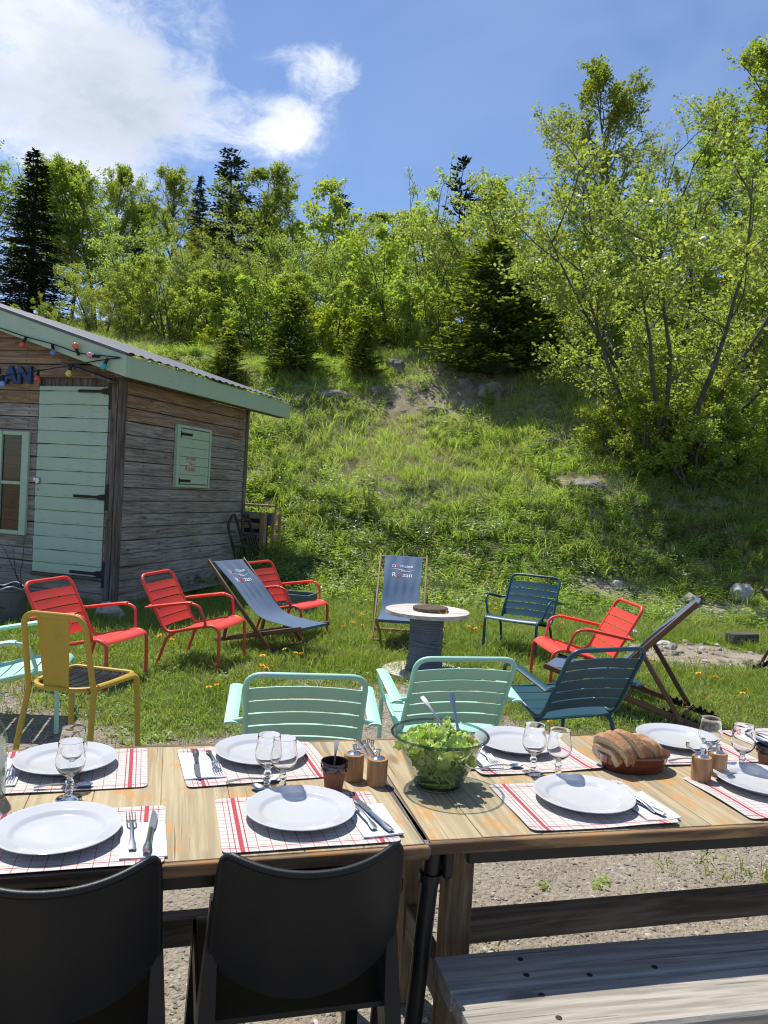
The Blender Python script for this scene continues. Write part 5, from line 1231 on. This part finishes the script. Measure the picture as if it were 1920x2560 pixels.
# ------------------------------------------------------------------ bench
bc = thing('bench', 'grey weathered plank bench in front of the right table', 'bench', (.178, 1.845, 0), R(12.9))
def bplank(name, y0, y1, seed, x0=0.0):
    r = np.random.default_rng(seed); n = 26; xs_ = np.linspace(x0, 1.85, n); P0 = []; T = .045
    mb = MB(); prof = lambda i: [(-T, y0 + .004), (-T, y1 - .004), (-.008, y1), (0, y1 - .007), (.0, y0 + .007), (-.008, y0)]
    wob = np.cumsum(r.normal(0, .0012, n)); V = []
    for i, x in enumerate(xs_):
        for z, y in prof(i): V.append((x, y + (wob[i] if y < (y0 + y1) / 2 else 0), .45 + z + .0012 * math.sin(x * 5)))
    f = [(i * 6 + j, i * 6 + (j + 1) % 6, (i + 1) * 6 + (j + 1) % 6, (i + 1) * 6 + j) for i in range(n - 1) for j in range(6)] + [tuple(range(6))[::-1], tuple((n - 1) * 6 + j for j in range(6))]
    mb.add(V, f); return mb.build(name, M['bench'], bc, 30)
bplank('plank', -.142, .0, 1); bplank('plank', -.300, -.145, 2, .004)
for (x, y) in ((.205, -.045), (.195, -.105), (.20, -.178), (.205, -.255), (.345, -.125), (.52, -.118)): MB().lathe([(0, .4475), (.0070, .4478), (.0074, .4520), (.005, .4526), (.0, .4518)], 12, (x, y, 0)).build('bolt_head', M['iron'], bc)
for x in (.22, 1.6):
    for y in (-.06, -.24): MB().box((x, y, .20), (.06, .05, .40), bev=.004).build('leg', M['trestle'], bc)
    MB().box((x, -.15, .375), (.05, .24, .055), bev=.004).build('crosspiece', M['trestle'], bc)

# ------------------------------------------------------------------ black plastic chairs
def plastic_chair(label, x, y, rot):
    """local +y towards the table; moulded shell back, seat and four legs"""
    o = thing('plastic_chair', label, 'chair', (x, y, 0), rot, 'black moulded chairs at the table')
    hw = .190
    def back(u, t):
        """u -1..1 across, t 0..1 from the bottom of the shell to the top"""
        wd = hw * (1.02 - .05 * t); yy = -.02 - .055 * t - .030 * math.sin(t * 1.6) + .064 * abs(u) ** 2.2 * (.75 + .25 * t)
        arch = .070 * (1 - abs(u) ** 2.0) * (1 - t) ** 1.6
        zz = .575 + .26 * t - arch * .95 - .030 * (1 - abs(u) ** 2.2) * t ** 6 - .013 * max(0, abs(u) - .90) / .10 * t ** 10
        return (u * wd * (1 - .03 * max(0, abs(u) - .90) / .10 * t ** 10), yy, zz)
    G = np.array([[back(u, t) for t in np.linspace(0, 1, 22)] for u in np.concatenate([np.linspace(-1, -.8, 5)[:-1], np.linspace(-.8, .8, 17), np.linspace(.8, 1, 5)[1:]])])
    sh_ = MB().sheet(G, .010).build('backrest', M['plastic'], o, 45)
    rim = [back(-1, t) for t in np.linspace(0, .955, 14)] + [back(u, 1) for u in np.linspace(-.965, .965, 27)] + [back(1, t) for t in np.linspace(.955, 0, 14)]
    MB().tube(np.array(rim) + np.array([0, .001, 0]), .0082, 8).build('rim', M['plastic'], sh_, 60)
    # seat pan with a rolled front
    S = np.array([[(u * .205, .01 + .41 * t, .452 + .016 * t - .018 * math.sin(math.pi * t) * (1 - u * u) - .03 * max(0, t - .9) * 8) for t in np.linspace(0, 1, 16)] for u in np.linspace(-1, 1, 15)]); MB().sheet(S, .012).build('seat', M['plastic'], o, 45)
    for s in (-1, 1):
        def leg(p0, p1, w0, w1, d0, d1, nm):
            a, b = np.array(p0), np.array(p1); V = []; 
            for t in np.linspace(0, 1, 8):
                c = a + (b - a) * t; w_ = w0 + (w1 - w0) * t; d_ = d0 + (d1 - d0) * t
                V += [c + np.array(q) for q in ((-w_ / 2, -d_ / 2, 0), (w_ / 2, -d_ / 2, 0), (w_ / 2, d_ / 2, 0), (-w_ / 2, d_ / 2, 0))]
            f = [(i * 4 + j, i * 4 + (j + 1) % 4, (i + 1) * 4 + (j + 1) % 4, (i + 1) * 4 + j) for i in range(7) for j in range(4)] + [(3, 2, 1, 0), (28, 29, 30, 31)]
            MB().add(V, f).build(nm, M['plastic'], o, 30)
        leg((s * .1885, .042, .70), (s * .196, .030, .45), .016, .036, .030, .070, 'leg_flange'); leg((s * .196, .030, .45), (s * .215, -.085, 0), .036, .034, .070, .042, 'rear_leg')
        leg((s * .196, .37, .455), (s * .212, .42, 0), .036, .030, .062, .040, 'front_leg')
        G2 = np.array([[(s * (.206), .0 + .40 * t, .455 - q * (.055 + .03 * (1 - t))) for q in (0, .5, 1)] for t in np.linspace(0, 1, 10)]); MB().sheet(G2, .014).build('seat_apron', M['plastic'], o, 40)
    return o
plastic_chair('black plastic chair nearest the middle of the picture', -.113, 1.600, R(15.0))
plastic_chair('black plastic chair cut off by the left edge', -.585, 1.475, R(17.0))

# ------------------------------------------------------------------ place settings
def placemat(label, x, y, a, seed, curl=.0):
    r = np.random.default_rng(seed); nx, ny = 29, 23; W2, H2 = .204, .151; G = np.zeros((nx, ny, 3)); p = r.uniform(0, 6, 4)
    for i, u in enumerate(np.linspace(-1, 1, nx)):
        for j, v in enumerate(np.linspace(-1, 1, ny)):
            # rounded corners
            uu, vv = u, v; k = .07; ax, ay = max(0, abs(u) * W2 - (W2 - .016)), max(0, abs(v) * H2 - (H2 - .016)); d = math.hypot(ax, ay)
            X_, Y_ = u * W2, v * H2
            if ax > 0 and ay > 0 and d > .016: X_ = math.copysign(W2 - .016 + ax * .016 / d, u); Y_ = math.copysign(H2 - .016 + ay * .016 / d, v)
            edge = max(abs(u), abs(v)) ** 6; z = .0016 + edge * (.0015 + .003 * max(0, math.sin(u * 2.6 + p[0]) + math.sin(v * 2.3 + p[1]))) + curl * max(0, -v - .72) ** 2 * .22 * (1 + .4 * math.sin(3 * u + p[2]))
            G[i, j] = (X_, Y_, z)
    o = MB().sheet(G, .0008).build('placemat', M['mat'], None, 60, (x, y, TZ), a); return tag(o, label, 'placemat', 'checked paper placemats')
plate_prof = [(0, .004), (.075, .004), (.082, .0015), (.086, .0015), (.090, .006), (.100, .012), (.130, .0205), (.1345, .0225), (.1350, .0245), (.1325, .0255), (.128, .0240), (.1035, .0186), (.0985, .0170), (.0935, .0108), (.088, .0086), (.05, .0080), (0, .0078)]
plate_me = MB().lathe(plate_prof, 72).mesh('plate', M['porcelain'], 45)
def plate(label, x, y): o = inst('plate', plate_me, None, (x, y, TZ + .003), (rr.gauss(0, .004), rr.gauss(0, .004), rr.uniform(0, 6))); return tag(o, label, 'plate', 'white dinner plates')
gp = [(.0285, .0), (.0305, .0012), (.029, .0025), (.018, .0045), (.0085, .0075), (.0068, .013), (.0095, .020), (.0102, .024), (.0072, .029), (.0066, .033), (.0098, .040), (.0104, .044), (.0072, .049), (.0068, .053), (.0095, .057), (.016, .061), (.0255, .069), (.0325, .080), (.0355, .091), (.0345, .103), (.0315, .116), (.0300, .127), (.0298, .140), (.0296, .1425), (.0288, .1428), (.0284, .140), (.0286, .127), (.0300, .116), (.0330, .103), (.0340, .091), (.0310, .081), (.024, .0708), (.014, .0640), (.004, .0622), (0, .0620)]
glass_me = MB().lathe([(0, .0008)] + gp, 44).mesh('wine_glass', M['glass'], 60)
def glass(label, x, y): o = inst('wine_glass', glass_me, None, (x, y, TZ + .0005), (0, 0, rr.uniform(0, 6)), (1.02, 1.02, 1.02)); return tag(o, label, 'glass', 'stemmed wine glasses')
def fork_me():
    """handle along -y, tines towards +y"""
    mb = MB(); ysf = np.linspace(-.095, .030, 18)
    def hw(y): return .0030 + .0050 * math.exp(-((y + .083) / .020) ** 2) + (.0085 * sstep(.012, .032, np.array(y)))
    G = np.array([[(q * hw(y), y, .006 + .010 * math.sin(math.pi * (y + .095) / .19) * (1 if y < .03 else .9) - .0012 * abs(q) ** 3) for q in (-1, -.5, 0, .5, 1)] for y in ysf]); mb.sheet(G, .0026)
    for k in range(4):
        x = -.0098 + k * .0065; mb.tube(spline([(x * .95, .027, .0145), (x, .045, .0105), (x, .066, .0065), (x * .96, .088, .0095)], 9), np.linspace(.0019, .0010, 9), 6)
    return mb
def knife_me():
    mb = MB(); G = np.array([[(q * (.0045 + .0035 * math.exp(-((y + .085) / .022) ** 2)), y, .0052 + .0045 * (1 - q * q)) for q in (-1, -.6, 0, .6, 1)] for y in np.linspace(-.105, .008, 14)]); mb.sheet(G, .0045)
    bl = [(-.006, .004), (.0065, .004), (.0095, .020), (.0098, .060), (.0072, .085), (.0015, .104), (-.0035, .108), (-.0058, .095), (-.006, .05)]; mb.prism(bl, .0014, np.array([[1, 0, 0, 0], [0, 1, 0, 0], [0, 0, 1, .006], [0, 0, 0, 1.]])); return mb
def spoon_me(L=.085, bw=.0135, bl=.022):
    mb = MB(); G = np.array([[(q * (.0026 + .0038 * math.exp(-((y + L - .012) / .016) ** 2)), y, .005 + .007 * math.sin(math.pi * (y + L) / (L + .03))) for q in (-1, -.5, 0, .5, 1)] for y in np.linspace(-L, .012, 14)]); mb.sheet(G, .0022)
    B = np.array([[(rr_ * bw * math.cos(t), .012 + bl + rr_ * bl * math.sin(t), .0075 - .0055 * (1 - rr_ ** 2)) for rr_ in np.linspace(.02, 1, 7)] for t in np.linspace(0, 2 * math.pi, 25)]); mb.sheet(B, .0014); return mb
FORK, KNIFE, SPOON = fork_me().mesh('fork', M['steel'], 50), knife_me().mesh('knife', M['steel'], 40), spoon_me().mesh('spoon', M['steel'], 50)
def cutlery(me, nm, label, x, y, a, z=.006, tilt=0.0): o = inst(nm, me, None, (x, y, TZ + z), (tilt, 0, a)); return tag(o, label, nm, 'place setting cutlery')
def napkin(label, x, y, a, w_=.105, l_=.16, seed=0):
    r = np.random.default_rng(seed); G = np.array([[(u * w_ / 2, v * l_ / 2, .004 + .0012 * math.sin(u * 2 + seed) + .0012 * math.sin(v * 3 + seed * 2) + .004 * max(0, u - .7) * (1 if seed % 2 else 0)) for v in np.linspace(-1, 1, 10)] for u in np.linspace(-1, 1, 10)])
    o = MB().sheet(G, .0032).build('napkin', M['napkin'], None, 60, (x, y, TZ + .0015), a); return tag(o, label, 'napkin', 'folded white napkins')

def rel(cx, cy, a, u, v): return cx + u * math.cos(a) - v * math.sin(a), cy + u * math.sin(a) + v * math.cos(a)
# one entry per setting: key, mat centre, mat angle, plate centre
SET = [('left front', -.655, 1.706, R(15), -.682, 1.708), ('left back', -.815, 2.098, R(17), -.838, 2.130), ('middle front', -.152, 1.868, R(15.5), -.164, 1.886), ('middle back', -.335, 2.233, R(20), -.325, 2.288),
       ('right front', .566, 2.062, R(13), .580, 2.082), ('right back', .475, 2.430, R(17), .470, 2.512), ('far right front', 1.165, 2.212, R(14), 1.155, 2.272), ('far right back', 1.03, 2.590, R(15), 1.045, 2.652), ('right-hand end back', 1.50, 2.72, R(14), 1.62, 2.74)]
for i, (k, mx_, my_, ma, px_, py_) in enumerate(SET):
    end = k.startswith('right-hand')
    placemat('checked paper placemat at the %s setting' % k, mx_, my_, ma, i, .055 if 'front' in k else .02)
    if not end: plate('white plate at the %s setting' % k, px_, py_)
# near row: napkin, fork and knife on the right of the plate
for k, mx_, my_, ma, fx_, kx_, nx_, twist in [('left front', -.655, 1.706, R(15), .130, .172, .158, 4), ('middle front', -.152, 1.868, R(15.5), .136, .166, .165, 10), ('right front', .566, 2.062, R(13), .150, .155, .172, 12)]:
    napkin('white napkin under the cutlery at the %s setting' % k, *rel(mx_, my_, ma, nx_, -.035), ma + R(2), .098, .175, len(k))
    cutlery(FORK, 'fork', 'fork on the napkin at the %s setting' % k, *rel(mx_, my_, ma, fx_, .0), ma + R(twist), .0068)
    cutlery(KNIFE, 'knife', 'knife on the napkin at the %s setting' % k, *rel(mx_, my_, ma, kx_, -.01), ma + R(twist + 2 if k != 'left front' else -3), .0068)
# far row: seen from the other side of the table
for k, mx_, my_, ma, dn in [('left back', -.815, 2.098, R(17), -.175), ('middle back', -.335, 2.233, R(20), -.150), ('right back', .475, 2.430, R(17), -.165), ('right-hand end back', 1.50, 2.72, R(14), -.13)]:
    napkin('white napkin at the %s setting' % k, *rel(mx_, my_, ma, dn, .0), ma + math.pi, .110, .20, len(k) + 3)
    cutlery(KNIFE, 'knife', 'knife at the %s setting' % k, *rel(mx_, my_, ma, dn - .012, .0), ma + math.pi - R(4), .0068); cutlery(FORK, 'fork', 'fork at the %s setting' % k, *rel(mx_, my_, ma, dn + .034, .0), ma + math.pi + R(2), .0068)
for k, x, y, a in [('left back', -.765, 1.978, R(-72)), ('middle back', -.300, 2.086, R(-72)), ('right back', .405, 2.300, R(-70)), ('far right front', 1.105, 2.345, R(-60)), ('far right back', 1.02, 2.455, R(-75)), ('middle front', -.262, 2.022, R(60))]:
    cutlery(SPOON, 'spoon', 'dessert spoon above the plate of the %s setting' % k, x, y, a, .0035)
for lb, x, y in [('front wine glass at the left settings', -.742, 1.916), ('rear wine glass at the left settings', -.778, 2.020), ('left wine glass at the middle settings', -.270, 2.050), ('right wine glass of the middle pair, beside the plant pot', -.226, 2.030), ('wine glass right of the salad bowl', .480, 2.277), ('wine glass between salad bowl and bread, second from bowl', .545, 2.240), ('wine glass behind the pepper mills at right', 1.075, 2.460), ('wine glass near the right edge beside the clay pot', 1.150, 2.395)]: glass(lb, x, y)

# ------------------------------------------------------------------ mills, pots, carafe
def mill(label, x, y, a, h=.072):
    o = thing('grinder_mill', label, 'mill', (x, y, TZ), a, 'wooden salt and pepper mills')
    MB().lathe([(0, 0), (.0265, 0), (.0282, .002), (.0285, h - .004), (.027, h), (0, h)], 40).build('body', M['millwood'], o)
    MB().lathe([(.0195, h), (.0195, h + .0015), (.015, h + .0045), (.006, h + .007), (.0052, h + .018), (.007, h + .0185), (.007, h + .0245), (.004, h + .0255), (0, h + .0255)], 28).build('cap', M['chrome'], o)
    cr = MB().tube(spline([(.002, 0, h + .012), (.018, 0, h + .012), (.032, 0, h + .020), (.042, 0, h + .0215)], 14), .0028, 8, flat=1.0).build('crank', M['chrome'], o)
    MB().tube([(.042, 0, h + .019), (.042, 0, h + .024), (.042, 0, h + .026), (.042, 0, h + .036)], [.003, .003, .0058, .0058], 12).build('knob', M['chrome'], cr)
    return o
mill('wooden mill just behind the clay pot, left of the pair in the middle', -.045, 2.155, R(30))
mill('wooden mill right of the middle pair, next to the salad bowl', .021, 2.128, R(115))
mill('nearer wooden mill of the pair beside the bread dish', .985, 2.300, R(165)); mill('farther wooden mill of the pair beside the bread dish', 1.052, 2.347, R(155))
def pot(label, x, y, spoon=True):
    o = thing('clay_pot', label, 'pot', (x, y, TZ), 0, 'small clay pots of dressing')
    b_ = MB().lathe([(0, 0), (.0225, 0), (.0235, .002), (.0315, .056)], 36); b_.lathe([(.0315, .056), (.0262, .050), (.02, .012), (0, .010)], 36).build('body', M['terracotta'], o, 35)
    MB().lathe([(.0312, .0545), (.0362, .0560), (.0372, .058), (.0378, .0780), (.0365, .0805), (.0345, .0800), (.0335, .0750), (.0285, .054)], 40).build('glazed_rim', M['glaze'], o, 45)
    MB().lathe([(0, .0585), (.0285, .0585), (.0288, .0575), (0, .0575)], 30).build('dressing', M['sauce'], o)
    return o
pot('small clay pot with a spoon in it at the middle of the table', -.094, 2.068); pot('small clay pot at the right edge of the picture', 1.245, 2.424)
spn = MB().add(*((lambda b: (np.concatenate(b.v), b.f))(spoon_me(.08)))).mesh('spoon', M['steel'], 50)
o = inst('spoon', spn, None, (-.0965, 2.069, TZ + .052), (R(-99), R(4), R(8))); o.rotation_euler = Matrix.Rotation(R(6), 3, 'Y').to_4x4().to_euler(); o.rotation_euler = (R(-96), R(3), 0); tag(o, 'spoon standing in the middle clay pot', 'spoon', 'place setting cutlery')
cf = thing('glass_carafe', 'ribbed glass water carafe cut off by the left edge', 'carafe', (-.938, 1.885, TZ))
z_ = np.linspace(.004, .13, 60); rib = .047 + .0012 * np.sin(z_ * 2 * math.pi / .0075); pr = [(0, .0), (.042, .0), (.046, .003)] + [(a, b) for a, b in zip(rib, z_ + .002)] + [(.047, .150), (.042, .170), (.031, .190), (.024, .208), (.023, .222), (.030, .248), (.0385, .262), (.0375, .263), (.0285, .248), (.0210, .222), (.022, .208), (.029, .190), (.040, .169), (.0445, .150), (.0445, .012), (.04, .008), (0, .007)]
MB().lathe(pr, 48).build('body', M['bowlglass'], cf, 60)
MB().lathe([(0, .0085), (.0395, .0085), (.0440, .0125), (.0441, .1475), (0, .1475)], 40).build('water', simple('water', (.97, 1, 1), 0.0, trans=1.0, ior=1.33), cf, 60)

# ------------------------------------------------------------------ salad bowl
bw = thing('salad_bowl', 'large clear glass salad bowl where the tables meet', 'bowl', (.190, 2.150, TZ))
bp = [(0, .0), (.060, .0), (.066, .0025), (.070, .009), (.098, .072), (.124, .128), (.1325, .1375), (.1355, .1400), (.1355, .1440), (.1325, .1455), (.1285, .1435), (.1205, .131), (.0945, .074), (.066, .013), (.058, .0085), (0, .0075)]
MB().lathe(bp, 80).build('body', M['bowlglass'], bw, 50)
MB().tube([(.134 * math.cos(t), .134 * math.sin(t), .1435) for t in np.linspace(0, 2 * math.pi, 73)[:-1]], .0038, 8, closed=True).build('rim', M['bowlrim'], bw, 60)
MB().lathe([(.0, .0006), (.058, .0006), (.064, .0022), (.067, .0075), (.060, .0085), (0, .0072)], 60).build('base', M['bowlrim'], bw, 50)
sal = thing('salad', 'green lettuce salad heaped in the glass bowl', 'salad', (.190, 2.150, TZ))
r = np.random.default_rng(11); lv = []
for k in range(9):
    rk = np.random.default_rng(200 + k); L_, W_ = rk.uniform(.045, .075), rk.uniform(.032, .052); nu, nv = 13, 9; ph = rk.uniform(0, 6, 6); G = np.zeros((nu, nv, 3)); bend = rk.uniform(-14, 14); cup = rk.uniform(4, 16)
    for i, u in enumerate(np.linspace(0, 1, nu)):
        wd = W_ * (math.sin(math.pi * (u * .82 + .12)) ** .7)
        for j, v in enumerate(np.linspace(-1, 1, nv)):
            fr = abs(v) ** 2.2 + .6 * max(0, u - .6) * 2.2
            G[i, j] = (v * wd / 2 * (1 + .10 * math.sin(u * 17 + ph[0] + v)), L_ * (u - .5), bend * .0055 * (u - .5) ** 2 + cup * .9 * (v * wd / 2) ** 2 + fr * (.0055 * math.sin(u * 19 + ph[1]) + .005 * math.sin(u * 31 + v * 4 + ph[2]) + .004 * math.sin(v * 9 + ph[3])) + .006 * math.sin(u * 5 + ph[4]) * math.cos(v * 2 + ph[5]))
    lv.append(MB().sheet(G, .0008).mesh('lettuce_leaf', M['lettuce'], 60))
def bowl_r(z): return np.interp(z, [.008, .013, .074, .131, .16], [.05, .062, .090, .116, .120])
for i in range(230):
    z = .028 + .085 * r.uniform(0, 1) ** .8 if i < 150 else r.uniform(.105, .150)
    if i < 150: rad_ = bowl_r(z) * (r.uniform(.55, .82) if r.uniform() < .8 else r.uniform(0, .55)); 
    else: rad_ = .100 * math.sqrt(r.uniform(0, 1)); z = .100 + .044 * (1 - (rad_ / .115) ** 2) + r.uniform(-.012, .010)
    a = r.uniform(0, 6.283); s_ = r.uniform(.65, 1.05) * (.72 if i < 150 else .95)
    inst('lettuce_leaf', lv[i % 9], sal, (rad_ * math.cos(a), rad_ * math.sin(a), z), (r.normal(0, .75), r.normal(0, .75), r.uniform(0, 6.28)), (s_, s_, s_))
def server(label, kind, x, y, p1):
    me = (fork_me() if kind == 'fork' else spoon_me(.11, .019, .03)); me_ = me.mesh('salad_' + kind, M['steel'], 50); a = np.array((x, y, TZ + .138)); d = unit(np.array(p1) - a)
    o = inst('salad_' + kind, me_, None, a, (0, 0, 0), (1.12, 1.12, 1.12)); up = unit(np.cross(d, (1., 0, 0))); up = -up if up[1] > 0 else up; xx = np.cross(-d, up)
    o.matrix_world = Matrix(((xx[0] * 1.12, -d[0] * 1.12, up[0] * 1.12, a[0]), (xx[1] * 1.12, -d[1] * 1.12, up[1] * 1.12, a[1]), (xx[2] * 1.12, -d[2] * 1.12, up[2] * 1.12, a[2]), (0, 0, 0, 1))); return tag(o, label, kind, 'salad servers')
server('salad spoon handle leaning at the back of the bowl', 'spoon', .205, 2.195, (.150, 2.262, TZ + .198)); server('salad fork standing upright at the right back of the bowl', 'fork', .243, 2.203, (.222, 2.258, TZ + .238))

# ------------------------------------------------------------------ bread in an oval dish
ds = thing('oval_dish', 'oval glazed terracotta dish holding sliced bread', 'dish', (.806, 2.378, TZ), R(9))
MB().lathe([(0, 0), (.088, 0), (.096, .004), (.106, .030), (.110, .044), (.1135, .0465), (.1155, .051), (.113, .0545), (.108, .0535), (.104, .046), (.098, .026), (.088, .009), (0, .007)], 72, sx=1.0, sy=.70).build('body', M['glaze2'], ds, 50)
NS = 8
for i in range(NS):
    t = i / (NS - 1); hgt = .080 + .022 * math.sin(math.pi * (t * .8 + .15)) - .02 * (i == 0) + rr.uniform(-.004, .006); wd = .118 + .022 * math.sin(math.pi * (t * .8 + .12)) - .02 * (i == 0); th_ = .0205
    n = 26; ol = []
    for k in range(n):
        a = k * 2 * math.pi / n; cx, cz = math.cos(a), math.sin(a); zz = cz * (.62 if cz > 0 else .38); ol.append((wd / 2 * np.sign(cx) * abs(cx) ** .8 * (1 + rr.uniform(-.02, .02)), hgt * (zz + .38) * (1 + .04 * math.sin(3 * a + i))))
    ol = np.array(ol); crustV = []; sc_ = [1.0, 1.0]
    o = thing('bread_slice', ['first bread slice at the front left of the dish, crumb side showing', 'second bread slice from the front of the dish', 'third bread slice from the front of the dish', 'fourth bread slice from the front of the dish', 'fifth bread slice from the front of the dish', 'sixth bread slice from the front of the dish', 'seventh bread slice from the front of the dish', 'last bread slice at the back right of the dish'][i], 'bread', (0, 0, 0), 0, 'bread slices in the oval dish')
    mb = MB(); P = np.array([[(q[0] * s2, y * th_, q[1] * (1 if s2 == 1 else .985) + .001) for q in ol] for y, s2 in ((-.5, .94), (-.42, 1), (.42, 1), (.5, .94))]); P = np.concatenate([P, P[:, :1]], 1); mb.grid(P); cr_ = mb.build('crust', M['bread'], o, 50)
    for yv, rev in ((-.5, False), (.5, True)):
        f = tuple(range(n)); q = MB().add([(a_[0] * .945, yv * th_ * 1.0, a_[1] * .985 + .001) for a_ in ol], [f if not rev else f[::-1]]); q.build('crumb', M['crumb'], o, 0)
    cx_, cy_ = rel(.806, 2.378, R(9), -.008 + (t - .5) * .145, (t - .5) * .020 + .0)
    o.location = (cx_, cy_, TZ + .0135 + .008 * math.sin(i * 2.1) * .3 + .004); o.rotation_euler = (R(24 + 5 * math.sin(i * 1.7)), R(rr.uniform(-5, 5)), R(-58 + 5 * math.sin(i * 2.3)))
